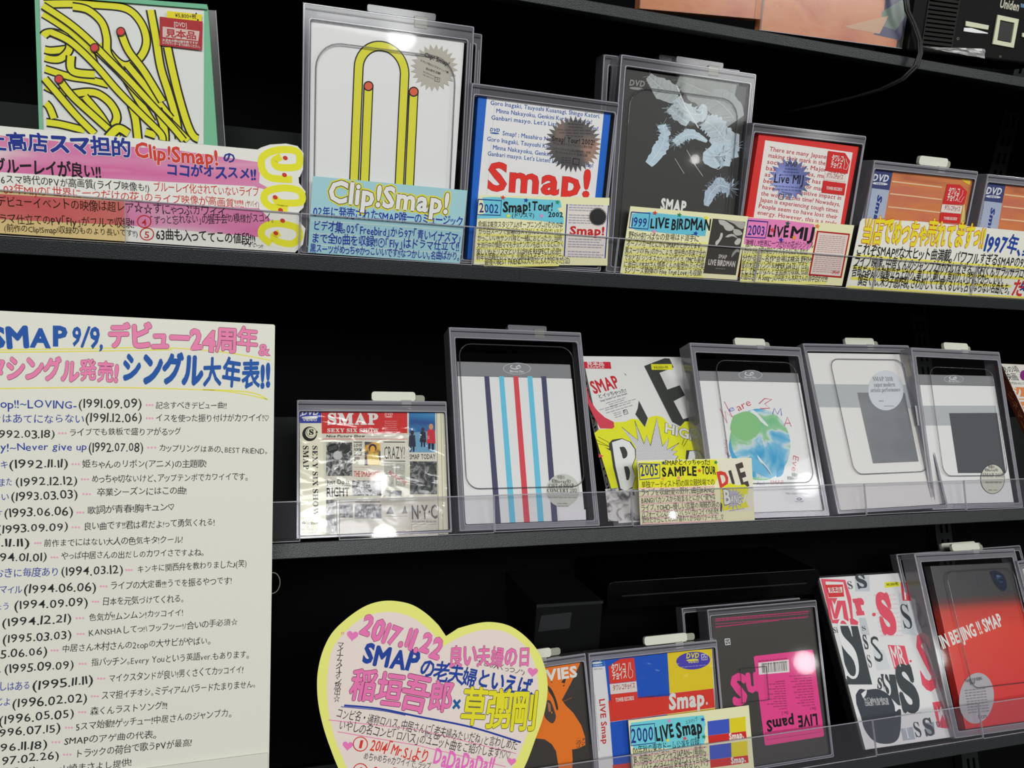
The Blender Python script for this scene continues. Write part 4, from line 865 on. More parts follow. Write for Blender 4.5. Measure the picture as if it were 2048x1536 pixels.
# --- striped white disc
it = keeper(rowplane(2, -.28, .0065, .003), (1058, 75), (1886, 109), 'tall clear security case with the striped white package, third shelf', d=.024, top=.012, side=.006, crop='G', groove=(.065, .915, .195, .915, .014), pale=True, tagx=.66, lockw=.22)
def bluray(cr, p, tl, tr, label, y0, gap=.0095):
    """clear headed package: smoky header, white insert below y0"""
    global it
    it = Item('video_package', rowplane(2, p, gap, .004), label, 'video', tl, tr, crop=cr)
    hh = it.h - it.at(tl[0] + 20, y0)[1]
    B = Buf(); B.box((0, 0, 0), (it.w, .010, it.h - hh), mat((224, 224, 222), .4, .3)); B.build('cover', it.root, .0005)
    B = Buf(); B.box((0, 0, it.h - hh), (it.w, .010, it.h), M_HEADER); B.build('case_header', it.root, .0015)
    it.cur = 'cover_print'; return it
def bd_logo(x, y, rx):
    it.circ(x, y, rx, (176, 178, 180), 1, ry=rx * .42, name='embossed_logo'); it.circ(x, y, rx * .94, (132, 133, 136), 2, ry=rx * .38, name='embossed_logo'); it.arc(x - rx * .1, y - rx * .12, rx * .36, -60, 230, 5, (214, 214, 214), 3, ry=rx * .15); it.arc(x + rx * .1, y - rx * .1, rx * .16, 0, 360, 4, (214, 214, 214), 3, ry=rx * .08)
    it.T('Blu-ray Disc', x - rx * .5, y + rx * .26, x + rx * .5, y + rx * .28, rx * .16, (214, 214, 214), .02, l=3, hand=0)
bluray('G', -.28, (1102, 288), (1822, 308), 'white disc package with five vertical stripes, navy, light blue and red', 382)
bd_logo(1485, 336, 88)
nav, lb, rd = (72, 72, 102), (104, 190, 218), (212, 74, 84)
for a, c in ((1280, nav), (1372, lb), (1462, rd), (1550, lb), (1637, nav)):
    b = a + 70; it.poly([(a, 384), (a + 31, 384), (b + 35, 1308), (b - 2, 1308)], c, 1)
it.circ(1772, 1100, 104, (196, 198, 188), 3, name='sticker'); it.cur = 'sticker'
it.T('待望の', 1735, 1028, 1785, 1030, 22, 'k', .0, l=4, hand=0); it.T('初Blu-ray化!', 1702, 1052, 1822, 1054, 22, 'k', .01, l=4, hand=0); it.T('GIFT of SMAP', 1684, 1088, 1842, 1086, 28, 'k', .0, l=4, serif=True, hand=0); it.T('CONCERT 2012', 1674, 1114, 1862, 1112, 24, 'k', 0, l=4, serif=True, hand=0)
it.smudge(1680, 1148, 1860, 1148, 12, 'n', 4, 6); it.smudge(1740, 1186, 1800, 1186, 12, 'n', 4, 2); it.smudge(1735, 1202, 1810, 1202, 10, 'n', 4, 3)
it.poly([(1745, 1216), (1915, 1220), (1918, 1286), (1750, 1284)], (232, 228, 230), 4, name='price_sticker')
it.done()

# --- sample book with comic lettering
it = Item('sample_book', rowplane(2, -.5, .012, .004), 'white sample book with red lettering and yellow comic explosion', 'book', (84, 240), (742, 246), crop='H')
it.body(.013, mat((222, 221, 218), .5)); B = Buf(); B.box((it.w - .001, .003, 0), (it.w + .0085, .012, it.h), mat((22, 22, 24), .4)); B.build('back_board', it.root)
it.cur = 'cover_print'; it.crop = 'U'
YB = (222, 222, 48); DK = (64, 66, 64)
it.poly([(190, 1110), (250, 1062), (430, 1050), (458, 1030), (455, 965), (600, 960), (700, 915), (780, 930), (850, 1010), (880, 1010), (920, 900), (1020, 875), (1110, 900), (1160, 960), (1230, 1050), (1340, 1020), (1400, 955), (1480, 950), (1540, 1010), (1560, 1090), (1540, 1250), (1600, 1320), (1640, 1440), (1700, 1600), (1730, 1860), (420, 1860)], YB, 1)
it.poly([(45, 158), (405, 160), (418, 252), (52, 246)], (200, 44, 60), 2); it.T('見本品', 90, 208, 325, 210, 50, 'w', .03, l=3, hand=0); it.T('SAMPLE', 98, 238, 325, 241, 22, 'w', .03, l=3, hand=0)
it.poly([(75, 495), (92, 500), (110, 600), (150, 700), (230, 810), (330, 900), (450, 962), (458, 1030), (430, 1052), (268, 1048), (210, 940), (150, 820), (100, 700), (80, 600)], (206, 70, 84), 2)
it.T('SMAP', 185, 585, 545, 492, 165, (196, 44, 54), .03, l=2, hand=0); it.T('とイッちゃった!', 248, 650, 625, 560, 50, (40, 40, 44), .01, l=2, hand=0); it.poly([(584, 310), (612, 325), (618, 345), (604, 330)], 'k', 2)
it.T('Smap! SampleTour Sales Sample', 275, 695, 635, 590, 26, 'k', 0, l=2, hand=0, it=.2)
for x0, y0, x1, y1 in ((345, 720, 605, 640), (385, 738, 590, 672), (400, 760, 745, 660), (262, 806, 500, 740), (340, 812, 678, 708), (350, 848, 705, 742), (445, 855, 545, 828), (455, 880, 550, 852), (470, 908, 560, 880)): it.smudge(x0, y0, x1, y1, 15, 'n', 2, max(2, int((x1 - x0) / 55)), .01)
it.frame([(575, 808), (622, 796), (640, 848), (592, 865)], 8, 'k', 2); it.T('み', 590, 845, 625, 835, 34, 'k', 0, l=2, hand=0)
it.poly([(855, 215), (1130, 110), (1195, 115), (1250, 235), (1060, 305), (1165, 530), (1330, 472), (1402, 605), (1250, 685), (1375, 925), (1530, 878), (1600, 1030), (1540, 1010), (1480, 950), (1400, 955), (1340, 1020), (1230, 962)], DK, 2)
it.poly([(945, 190), (1225, 190), (1236, 266), (956, 266)], (226, 222, 50), 4, name='price_sticker'); it.T('¥8,000+税', 985, 250, 1180, 250, 36, 'k', 0, l=5, name='price_sticker')
it.poly([(785, 675), (905, 910), (865, 1030), (738, 860), (770, 780)], DK, 2)
SB = [(555, 1030), (775, 1210), (730, 945), (855, 1258), (888, 1140), (940, 1280), (1025, 905), (1100, 1290), (1185, 1170), (1160, 1335), (1325, 1240), (1215, 1345), (1300, 1350), (1240, 1400), (1310, 1420), (1220, 1540), (1240, 1700), (760, 1700), (745, 1300)]
it.poly(SB, (206, 204, 208), 2); it.line(SB[:-3], 7, (40, 42, 40), 4)
def inside(x, y, P):
    c = False
    for i in range(len(P)):
        (a, b), (d, e) = P[i - 1], P[i]
        if (b > y) != (e > y) and x < (d - a) * (y - b) / (e - b) + a: c = not c
    return c
for j in range(32):
    for i in range(26):
        x, y = 620 + i * 25 + (j % 2) * 12, 960 + j * 19
        if inside(x, y, SB): it.circ(x, y, 4.2, (104, 100, 110), 3, n=5)
for a in ((240, 1160, 390, 1240), (205, 1195, 390, 1290), (240, 1250, 380, 1290), (1490, 1020, 1460, 1090), (1390, 1190, 1360, 1270), (1440, 1190, 1380, 1290)): it.line([a[:2], a[2:]], 5, 'k', 4)
it.poly([(245, 1382), (315, 1418), (250, 1440)], (206, 70, 84), 2)
it.poly([(385, 1250), (430, 1200), (560, 1180), (680, 1230), (745, 1330), (745, 1440), (700, 1560), (740, 1700), (700, 1850), (520, 1880), (440, 1560), (410, 1350), (330, 1300), (390, 1320)], DK, 3)
it.poly([(425, 1235), (560, 1190), (660, 1230), (730, 1330), (735, 1440), (690, 1560), (735, 1690), (700, 1830), (600, 1880), (540, 1850), (470, 1540)], (224, 224, 222), 4)
it.poly(bez([(525, 1300), (590, 1298), (630, 1370), (620, 1430), (575, 1450), (555, 1390)], 4), DK, 5); it.poly(bez([(585, 1560), (640, 1560), (665, 1640), (650, 1730), (620, 1740)], 4), DK, 5)
it.T('HIGH', 1125, 1095, 1590, 1235, 140, 'w', .035, ol=(40, 40, 40), olw=.022, l=4, hand=.4)
it.poly([(1420, 1340), (1570, 1340), (1535, 1460), (1408, 1460)], DK, 3); it.poly([(1460, 1352), (1562, 1345), (1530, 1460), (1440, 1460)], (224, 224, 222), 4)
it.crop = 'H'; it.poly([(235, 1130), (420, 1110), (470, 1340), (255, 1345)], (206, 202, 204), 2, m=wash('ink_cloud', [(.45, (214, 212, 208)), (.6, (120, 118, 120)), (.7, (60, 60, 62))], 90, (1, 1, 1), 5, .5, 1.))
# spine lettering on the left side
def spine(txt, z0, z1, h, c, b=.01, bg=None, depth=.013):
    B = Buf(); 
    if bg: B.add([(-.0001, 0, 0), (-.0001, depth, 0), (-.0001, depth, it.h), (-.0001, 0, it.h)], [(0, 3, 2, 1)], mat(bg))
    tot = sum(.3 if ch == ' ' else glyph(ch, b)[2] for ch in txt); k = (z1 - z0) / tot; x = 0
    for ch in txt:
        if ch == ' ': x += .3; continue
        v, t, a = glyph(ch, b); X = z0 + (v[:, 0] + x) * k; Y = .5 * depth + (.36 - v[:, 1]) * h
        B.add(np.column_stack([np.full(len(X), -.0003) - v[:, 2] * LAY, Y, X]), t[:, ::-1] if k > 0 else t, mat(C_(c))); x += a
    B.build('spine_lettering', it.root)
spine('SMAP SAMPLE TOUR', it.h * .93, it.h * .1, .009, 'k', .01, (206, 204, 202))
it.done()
it = year_card('O', [(118, 165), (1915, 126), (1966, 1105), (165, 1178)], 'cream handwritten card dated 2005 with yellow title and small comic explosion picture', '2005', [(140, 218), (468, 225), (470, 440), (155, 468)], (160, 420, 450, 408, 170),
    [(130, 195), (500, 180), (1350, 150), (1388, 290), (1380, 430), (1335, 545), (900, 575), (400, 600), (150, 625), (128, 400)], (226, 222, 36),
    [(525, 205, (26, 60, 120)), (1350, 195, (30, 130, 70)), (1092, 325, (220, 70, 50)), (765, 440, (238, 130, 150)), (520, 455, (236, 170, 50))], (2, -.12, .0012))
it.T('SMAPとイッちゃった!', 545, 235, 1262, 232, 78, 'k', .012); it.T('SAMPLE', 500, 420, 1055, 395, 135, 'k', .04); it.T('TOUR', 1128, 388, 1355, 385, 118, 'k', .035)
rules(it, [(130, 610, 1330, 575), (150, 735, 1340, 690), (170, 850, 1350, 800), (170, 970, 1410, 915), (180, 1080, 1400, 1020), (190, 1160, 1500, 1110)], (234, 186, 178), 22)
for s_, x0, y0, x1, y1 in (('単独アーティスト初の国立競技場での', 180, 600, 1335, 545), ('ライブを収録!!夏の野外、1曲目BANG!', 170, 722, 1335, 668), ('BANG!バカンスから始まるとにかく"夏"!!な', 180, 845, 1350, 782), ('ライブ。YOHO~優しい言葉の海賊衣装の', 170, 962, 1415, 898), ('パフォーマンスがやばいくらいカッコイイ!!必見!!', 180, 1065, 1395, 1000), ('野外だからこその日が暮れてからのバラードも…♡', 190, 1148, 1475, 1095)): it.T(s_, x0, y0, x1, y1, 86, 'k', .004)
it.cur = 'small_picture'; it.poly([(1400, 150), (1905, 140), (1935, 960), (1430, 980)], (226, 220, 200), 2)
it.T('D', 1410, 590, 1575, 545, 215, (206, 60, 50), .05, l=4, hand=0); it.poly([(1545, 330), (1590, 315), (1650, 530), (1612, 555)], (70, 62, 58), 4); it.T('E', 1755, 590, 1880, 545, 330, (70, 62, 58), .04, l=4, hand=0)
it.poly([(1430, 600), (1560, 520), (1700, 560), (1800, 540), (1865, 600), (1850, 700), (1820, 800), (1870, 900), (1640, 930), (1460, 960), (1430, 800)], (220, 216, 40), 5); it.burst(1620, 760, 110, 190, 16, (176, 172, 184), 6, jit=.15)
it.T('B', 1475, 850, 1590, 840, 200, 'w', .04, ol='k', olw=.03, l=7, hand=0); it.T('ANG', 1570, 830, 1740, 850, 110, 'w', .03, ol='k', olw=.03, l=7); it.poly([(1800, 700), (1838, 700), (1795, 830), (1770, 830)], 'w', 8)
it.poly([(1425, 820), (1450, 860), (1440, 980), (1420, 960)], (50, 50, 50), 6); it.smudge(1560, 965, 1800, 925, 16, 'n', 6, 5)
it.done()

# --- globe drawing
keeper(rowplane(2, -.28, .0065, .003), (797, 150), (1540, 182), 'clear case with white alarm tag holding the globe drawing, third shelf', d=.024, top=.012, side=.006, crop='H', groove=(.2, .915, .19, .90, .014), pale=True, tagx=.64, lock='white')
bluray('H', -.28, (852, 336), (1526, 352), 'white disc package with drawn globe and coloured pen lettering', 404)
bd_logo(1205, 368, 80)
earth = wash('painted_globe', [(.33, (70, 160, 204)), (.44, (126, 186, 214)), (.50, (200, 214, 216)), (.56, (146, 196, 150)), (.68, (120, 186, 140)), (.78, (150, 200, 120))], 26, (1, 1, 1), 4, .6, .8)
it.circ(1268, 832, 204, 'n', 1, n=48, ry=240, rot=-.1, m=earth, name='globe_drawing')
for P, c in (([(1090, 640), (1180, 610), (1260, 660), (1270, 740), (1200, 800), (1120, 790), (1070, 730)], (134, 190, 130)), ([(1070, 790), (1090, 880), (1140, 960), (1110, 990), (1062, 860)], (80, 160, 204)), ([(1200, 905), (1290, 960), (1350, 1050), (1280, 1040), (1190, 980)], (110, 180, 214)), ([(1200, 610), (1300, 700), (1320, 700), (1230, 605)], (222, 228, 226)), ([(1250, 900), (1330, 1000), (1345, 1040), (1265, 940)], (224, 228, 228)), ([(1380, 1010), (1430, 960), (1420, 1030), (1380, 1050)], (70, 160, 206)), ([(1200, 1040), (1260, 1060), (1340, 1058), (1300, 1070), (1220, 1066)], (140, 196, 150))): it.poly(bez(P + [P[0]], 4)[:-1], c, 2, name='globe_drawing')
PK, BU = (206, 120, 136), (100, 110, 180)
for P, c in (([(1000, 590), (1050, 690), (1035, 610), (1085, 650), (1030, 545)], PK), ([(1262, 560), (1300, 525), (1348, 530), (1300, 560), (1335, 590), (1270, 592)], (200, 110, 120)), ([(1352, 630), (1365, 590), (1385, 630), (1408, 590), (1412, 640)], BU), ([(1430, 710), (1452, 650), (1478, 712)], PK), ([(1440, 690), (1470, 690)], PK)): it.line(P, 6, c, 3)
it.T('e', 1062, 620, 1105, 600, 34, (90, 100, 190), -.006, l=3); it.T('are', 1122, 612, 1215, 566, 44, (200, 70, 80), -.008, l=3)
it.T('Forever', 1028, 800, 1038, 905, 26, (206, 120, 140), -.01, l=3); it.T('Eve', 1492, 900, 1478, 1010, 44, (206, 120, 120), -.01, l=3); it.T('And', 1245, 1105, 1300, 1105, 26, (150, 150, 180), -.01, l=3); it.T('SMAP', 1340, 1100, 1430, 1098, 26, PK, -.01, l=3); it.T('ル', 1050, 920, 1075, 915, 30, (60, 70, 140), 0, l=3)
it.circ(1513, 1132, 96, (218, 220, 220), 3, name='sticker', ry=100); it.cur = 'sticker'; it.T('待望の', 1480, 1045, 1520, 1048, 20, 'k', 0, l=4, hand=0); it.T('初Blu-ray化!', 1450, 1066, 1560, 1066, 18, 'k', .01, l=4, hand=0); it.smudge(1440, 1165, 1590, 1165, 16, 'n', 4, 4); it.arc(1530, 1196, 16, 0, 360, 4, 'n', 4, ry=6); it.smudge(1500, 1216, 1560, 1216, 10, 'n', 4, 2)
it.done()

# --- white package with grey squares
keeper(rowplane(2, -.30, .0045, .003), (150, 155), (857, 169), 'clear case with alarm tag holding the white box with round silver sticker', d=.024, top=.0105, side=.0035, crop='I', groove=(.215, .90, .215, .905, .013), pale=True, tagx=.64, lock='white')
it = Item('video_package', rowplane(2, -.30, .0075, .004), 'white box with grey band, grey square and round silver sticker', 'video', (184, 218), (822, 228), crop='I')
it.body(.014, mat((224, 222, 218), .45)); it.cur = 'cover_print'; B = Buf(); e0 = it.w; z0, z1 = it.h * .83, it.h * .995; B.box((e0, .0005, z0), (e0 + .0075, .010, z1), mat((204, 190, 120))); B.build('paper_tab', it.root)
it.poly([(226, 428), (868, 432), (903, 590), (256, 582)], (176, 180, 182), 1); sq = wash('grey_metal_print', [(.3, (108, 110, 114)), (.6, (132, 134, 138))], 10, rough=.35)
it.poly([(515, 485), (832, 487), (925, 945), (620, 958)], 'n', 2, m=sq, name='grey_square'); it.T('.m.a.p', 372, 775, 502, 772, 60, (238, 238, 236), .01, l=2, serif=True, hand=0, it=.2)
it.circ(706, 470, 118, (204, 208, 212), 3, ry=134, name='sticker'); it.cur = 'sticker'
it.T('SMAP 2008', 622, 410, 755, 408, 26, (110, 112, 120), 0, l=4, serif=True, hand=0); it.T('super.modern', 628, 448, 770, 446, 26, (110, 112, 120), 0, l=4, serif=True, hand=0, it=.2); it.T('artistic.performance', 606, 484, 805, 478, 24, (110, 112, 120), 0, l=4, serif=True, hand=0, it=.2); it.smudge(660, 545, 690, 545, 10, 'n', 4, 1); it.smudge(695, 578, 760, 578, 8, 'n', 4, 4)
it.done()
keeper(rowplane(2, -.19, .0085, .003), (872, 182), (1464, 213), 'clear case with white alarm tag holding the white disc with dark grey square', d=.024, top=.012, side=.006, crop='I', groove=(.17, .88, .2, .88, .013), pale=True, tagx=.62, lock='white')
bluray('I', -.19, (905, 360), (1425, 372), 'white disc package with dark grey square beside the silver sticker box', 432, .0115)
bd_logo(1160, 395, 66)
it.poly([(900, 572), (1440, 572), (1455, 705), (920, 705)], (178, 181, 183), 1); it.poly([(1128, 622), (1448, 620), (1506, 1022), (1188, 1022)], (84, 86, 90), 2, name='grey_square')
it.circ(1418, 1062, 82, (60, 60, 60), 3, ry=100, name='sticker'); it.circ(1418, 1062, 78, (206, 204, 190), 4, ry=96, name='sticker'); it.cur = 'sticker'
it.T('待望の', 1388, 990, 1432, 992, 16, 'k', .01, l=5, hand=0); it.T('初Blu-ray化!', 1366, 1010, 1455, 1010, 15, 'k', .01, l=5, hand=0); it.T('SMAP 2008', 1352, 1050, 1492, 1050, 22, (110, 112, 120), 0, l=5, serif=True, hand=0); it.smudge(1370, 1090, 1480, 1090, 14, 'n', 5, 4); it.smudge(1390, 1140, 1450, 1140, 10, 'n', 5, 2)
it.done()
it = Item('video_package', rowplane(2, -.52, .016, .004), 'white and orange video leaning at the right edge of view, third shelf', 'video', (240, 155), (800, 180), crop='AE')
it.body(.014, mat((96, 42, 30), .5)); it.cur = 'cover_print'
B = Buf(); w_, h_ = it.w, it.h; B.add([(.001, -LAY, .001), (w_ - .001, -LAY, .001), (w_ - .001, -LAY, h_ - .001), (.001, -LAY, h_ - .001)], [(0, 1, 2, 3)], mat((226, 222, 214)))
z_ = it.at(345, 436)[1]; B.add([(.003, -2 * LAY, .001), (w_ - .001, -2 * LAY, .001), (w_ - .001, -2 * LAY, z_), (.003, -2 * LAY, z_)], [(0, 1, 2, 3)], mat((222, 134, 82))); B.build('cover_print', it.root)
it.cur = 'title_print'
it.T('あの頃', 275, 268, 470, 262, 62, (40, 36, 46), .0, l=3, hand=0); it.T('映画', 312, 355, 460, 358, 70, (40, 36, 46), .0, l=3, hand=0); it.circ(515, 300, 44, (130, 40, 120), 3, ry=60); it.T('松竹DVDコレクション', 345, 405, 700, 415, 24, (60, 56, 60), 0, l=3, hand=0)
it.T('シ', 425, 560, 520, 555, 110, 'w', .04, l=4); it.T('ラ', 480, 680, 590, 680, 110, 'w', .04, l=4)
spine('シネマコレクション', it.h * .8, it.h * .2, .008, (160, 110, 70), .01, (96, 42, 30))
it.done()
# ================================================================ bottom shelf
it = keeper(rowplane(3, -.19, .0065, .003), (915, 1343), (1171, 1306), 'clear case with white alarm tag around the orange and black video behind the heart sign', d=.018, top=.0085, side=.003, lock='white', tagx=.66, pale=True, lockw=.3)
it = Item('video_package', rowplane(3, -.19, .0095, .004), 'orange and black video with white lettering beside the heart sign', 'video', (925, 1361), (1165, 1325))
it.body(.009, mat((58, 54, 50), .4)); it.crop = 'AB'; it.cur = 'cover_print'; OR = (228, 116, 30)
it.poly([(-700, 470), (585, 305), (560, 370), (470, 560), (368, 750), (410, 810), (500, 900), (590, 1040), (636, 1180), (640, 1270), (560, 1310), (485, 1322), (492, 1440), (480, 1700), (350, 1700), (326, 1500), (300, 1340), (250, 1260), (170, 1205), (80, 1195), (-700, 1100)], OR, 1)
it.T('MOVIES', -130, 575, 552, 478, 118, 'w', .04, l=3, hand=0)
it.poly(bez([(195, 575), (250, 630), (300, 740), (325, 850), (305, 860), (270, 740), (215, 650)], 4), (52, 46, 42), 2); it.poly(bez([(200, 750), (238, 765), (280, 870), (298, 950), (262, 1020), (200, 985), (165, 930), (170, 820)], 4), (70, 60, 54), 2); it.poly([(200, 770), (235, 800), (240, 880), (215, 890)], (170, 110, 80), 3); it.poly([(240, 880), (260, 890), (250, 915)], OR, 3)
it.poly([(360, 545), (395, 500), (420, 492), (400, 560)], (52, 46, 42), 2); it.poly([(375, 590), (400, 568), (395, 595)], (52, 46, 42), 2); it.poly([(235, 500), (260, 560), (245, 545)], (52, 46, 42), 2)
for i in range(70):
    a = random.random(); it.circ(530 + 110 * random.random(), 1190 + 120 * a, random.uniform(2, 6), (52, 46, 42), 2, n=5)
for i in range(16): it.circ(375 + i * 7, 768 - i * 3 + random.uniform(-5, 5), 3, OR, 2, n=5)
it.done()
keeper(rowplane(3, -.17, .0065, .003), (330, 431), (1206, 337), 'clear case with white alarm tag around the blue, yellow and red video', d=.018, top=.0085, side=.003, lock='white', crop='K', tagx=.71, pale=True, lockw=.27)
it = Item('video_package', rowplane(3, -.17, .0095, .004), 'blue, yellow and red block video with white spine, bottom shelf', 'video', (341, 458), (1176, 402), crop='K')
it.body(.009, mat((224, 222, 222), .4)); it.cur = 'cover_print'
BB = (22, 84, 190); RR = (218, 56, 42); YY = (232, 202, 34)
it.poly([(341, 458), (437, 449), (443, 520), (346, 529)], (24, 110, 190), 2); it.logo(352, 488, 76, 'w', -.09, 3); it.T('VIDEO', 362, 522, 425, 515, 9, 'w', .02, l=3, hand=0); it.smudge(365, 545, 425, 540, 10, 'n', 3, 2)
it.T('LIVE Smap', 404, 745, 428, 1055, 46, (200, 44, 40), .02, l=3, hand=0); it.smudge(372, 712, 400, 1100, 7, 'n', 3, 16)
it.poly([(437, 449), (868, 421), (885, 722), (470, 757)], BB, 2); it.poly([(868, 421), (1172, 403), (1184, 672), (885, 705)], YY, 2); it.poly([(466, 756), (885, 706), (1184, 672), (1194, 802), (478, 900)], RR, 2); it.poly([(478, 902), (1196, 804), (1215, 1260), (505, 1260)], BB, 2); it.poly([(868, 848), (1196, 804), (1210, 1100), (890, 1130)], YY, 3); B = Buf(); B.box((0, -.0022, 0), (it.w, -.0019, it.h * 1.02), M_WRAP); B.build('shrink_wrap', it.root)
it.poly([(495, 1195), (1215, 1100), (1220, 1300), (505, 1300)], RR, 3)
it.T('Smap', 880, 815, 1128, 783, 92, 'w', .045, l=4, hand=0, it=.08); it.T('.', 1128, 782, 1148, 780, 92, 'w', .01, l=4, hand=0)
shop_label([[(465, 522), (545, 470), (640, 462), (655, 620), (474, 640)], [(474, 642), (656, 622), (663, 692), (480, 712)], [(480, 713), (663, 693), (670, 788), (490, 808)]],
    ((484, 560, 585, 548, 48), (492, 612, 592, 600, 48)), (495, 688, 648, 668, 34), (515, 764, 640, 748, 24), RR)
it.line([(600, 580), (606, 495), (614, 492), (618, 540), (632, 550), (630, 590), (612, 602), (600, 580)], 4, 'w', 8)
it.circ(1045, 482, 116, (76, 64, 176), 5, ry=60, rot=-.08, name='sticker'); it.crop = 'K'; it.logo(998, 466, 88, (226, 214, 60), -.06, 6); it.T('VIDEO', 1008, 500, 1082, 494, 14, (226, 214, 60), .02, l=6, hand=0); it.frame([(1100, 440), (1138, 437), (1140, 474), (1103, 477)], 4, 'w', 6); it.T('み', 1104, 470, 1136, 468, 24, 'w', 0, l=6, hand=0); it.smudge(960, 530, 1130, 515, 9, (190, 186, 224), 6, 7)
it.done()
it = year_card('P', [(50, 242), (1950, 4), (2070, 1420), (160, 1560)], 'cream handwritten card dated 2000 with two small pictures of the colour block cover', '2000', [(85, 330), (465, 290), (475, 595), (95, 640)], (95, 600, 455, 560, 205),
    [(95, 280), (600, 220), (1240, 160), (1270, 300), (1250, 420), (1270, 500), (1240, 620), (700, 680), (150, 690), (90, 600), (80, 400)], (110, 204, 214),
    [(695, 250, (238, 130, 180)), (1222, 228, (26, 60, 150)), (670, 555, (226, 214, 50)), (940, 525, (220, 70, 70)), (1240, 500, (30, 130, 70))], (3, -.19, .0012))
it.T('LIVE', 490, 572, 780, 510, 190, 'k', .035); it.T('Smap', 810, 510, 1230, 440, 200, 'k', .035); it.T('エスマップ', 955, 305, 1145, 250, 50, 'k', 0)
rules(it, [(110, 810, 1300, 660), (130, 930, 1320, 780), (130, 1040, 1340, 890)], (230, 190, 180), 24)
for s_, x0, y0, x1, y1 in (('00年秋の東京ドーム公演を収録。', 125, 790, 1210, 630), ('JB、作曲の「ジャラジャラJAPAN~」最高に', 130, 920, 1280, 760), ('ハイテンション上がる♡!エスマと言えば。', 260, 1015, 1310, 880), ('かんどうのバラードもあるし、ハナ', 130, 1120, 1340, 960)): it.T(s_, x0, y0, x1, y1, 104, 'k', .004)
it.T('ジェームスブラウン', 115, 985, 360, 925, 40, 'k', 0)
for dx, dy in ((0, 0), (30, 380)):
    q = lambda x, y: (x + dx, y + dy)
    it.poly([q(1298, 258), q(1640, 215), q(1648, 440), q(1308, 482)], (60, 84, 186), 2, name='small_picture'); it.poly([q(1640, 215), q(1895, 182), q(1905, 410), q(1648, 440)], (222, 204, 30), 2, name='small_picture'); it.poly([q(1308, 483), q(1905, 411), q(1918, 528), q(1318, 612)], (204, 40, 36), 2, name='small_picture'); it.T('Smap.', *q(1640, 545), *q(1875, 510), 84, 'w', .045, l=3, hand=0, name='small_picture')
it.done()
# --- pink label video (upside down) and its neighbour behind
keeper(rowplane(3, -.17, .036, .003), (1363, 1216), (1600, 1195), 'empty looking clear case behind the pink label video', d=.014, top=.006, side=.003, lock=None)
keeper(rowplane(3, -.185, .0085, .003), (62, 128), (1032, 42), 'clear case around the upside down pink label video', d=.022, top=.008, side=.0035, lock=None, crop='AA')
it = Item('video_package', rowplane(3, -.185, .0115, .004), 'dark video set upside down with pink label and barcode', 'video', (96, 160), (1000, 82), crop='AA')
it.body(.012, mat((66, 64, 60), .4)); it.cur = 'cover_print'; PI = (242, 70, 140)
for i, y in enumerate((212, 232, 250, 275)): it.line([(132, y), (965 if i != 1 else 962, y - 70 if i else y - 68)] if i < 2 else [(135, y + 8), (700 if i == 3 else 950, y - 50)], 4, (190, 60, 110), 2)
it.smudge(136, 226, 960, 150, 14, (200, 64, 116), 3, 26, .02); it.smudge(136, 292, 960, 192, 12, (200, 64, 116), 3, 26, .02)
it.frame([(220, 392), (262, 388), (268, 438), (226, 442)], 8, (214, 214, 214), 3); it.T('み', 262, 396, 226, 400, 34, (214, 214, 214), .01, l=3, hand=0)
it.T('S', 410, 705, 255, 722, 225, PI, .05, l=2, hand=0); it.T('m', 585, 690, 395, 708, 200, PI, .05, l=2, hand=0)
it.poly([(475, 550), (488, 541), (990, 484), (1003, 494), (1100, 1245), (1090, 1256), (585, 1336), (573, 1326)], PI, 4, name='pink_label'); it.cur = 'pink_label'
it.poly([(515, 602), (786, 572), (792, 684), (522, 707)], (226, 220, 216), 5); x = 545
while x < 765: w = random.choice((3, 4, 7)); it.line([(x, 606 - (x - 545) * .1), (x + 6, 692 - (x - 545) * .1)], w, 'k', 6); x += w + random.choice((4, 6, 9))
it.smudge(770, 558, 515, 584, 12, 'k', 5, 8, .01); it.smudge(772, 588, 560, 610, 10, 'k', 6, 6, .01)
it.T('LIVE', 1038, 1055, 862, 1076, 82, 'k', .035, l=5, hand=0); it.T('pamS', 830, 1082, 582, 1118, 82, 'k', .035, l=5, hand=0)
it.T('Disc 1', 1026, 992, 974, 998, 22, 'k', 0, l=5, hand=0); it.T('Disc 2', 780, 1030, 722, 1038, 24, 'k', 0, l=5, hand=0)
for i in range(12): it.smudge(1018 - i * 3, 968 - i * 24, 900 - i * 5 - (i * 37 % 70), 980 - i * 24, 12, 'k', 5, 3 + i % 3)
for i in range(12): it.smudge(772 - i * 2, 1000 - i * 22, 700 - (i * 53 % 110), 1008 - i * 22, 12, 'k', 5, 3 + i % 3)
for i in range(5): it.smudge(985, 532 + i * 30, 870 + i * 10, 545 + i * 30, 14, (180, 60, 110), 5, 4)
it.frame([(582, 1222), (1062, 1158), (1070, 1215), (590, 1285)], 3, (150, 40, 90), 5); it.line([(625, 1236), (1060, 1178)], 5, 'k', 5)
o = [it.at(345, 655), it.at(575, 630), it.at(598, 925), it.at(360, 958)]; B = Buf(); B.tube([(p[0], -.0035, p[1]) for p in o], .0007, M_GROOVE, 6, True); B.build('moulded_window', it.root)
it.done()
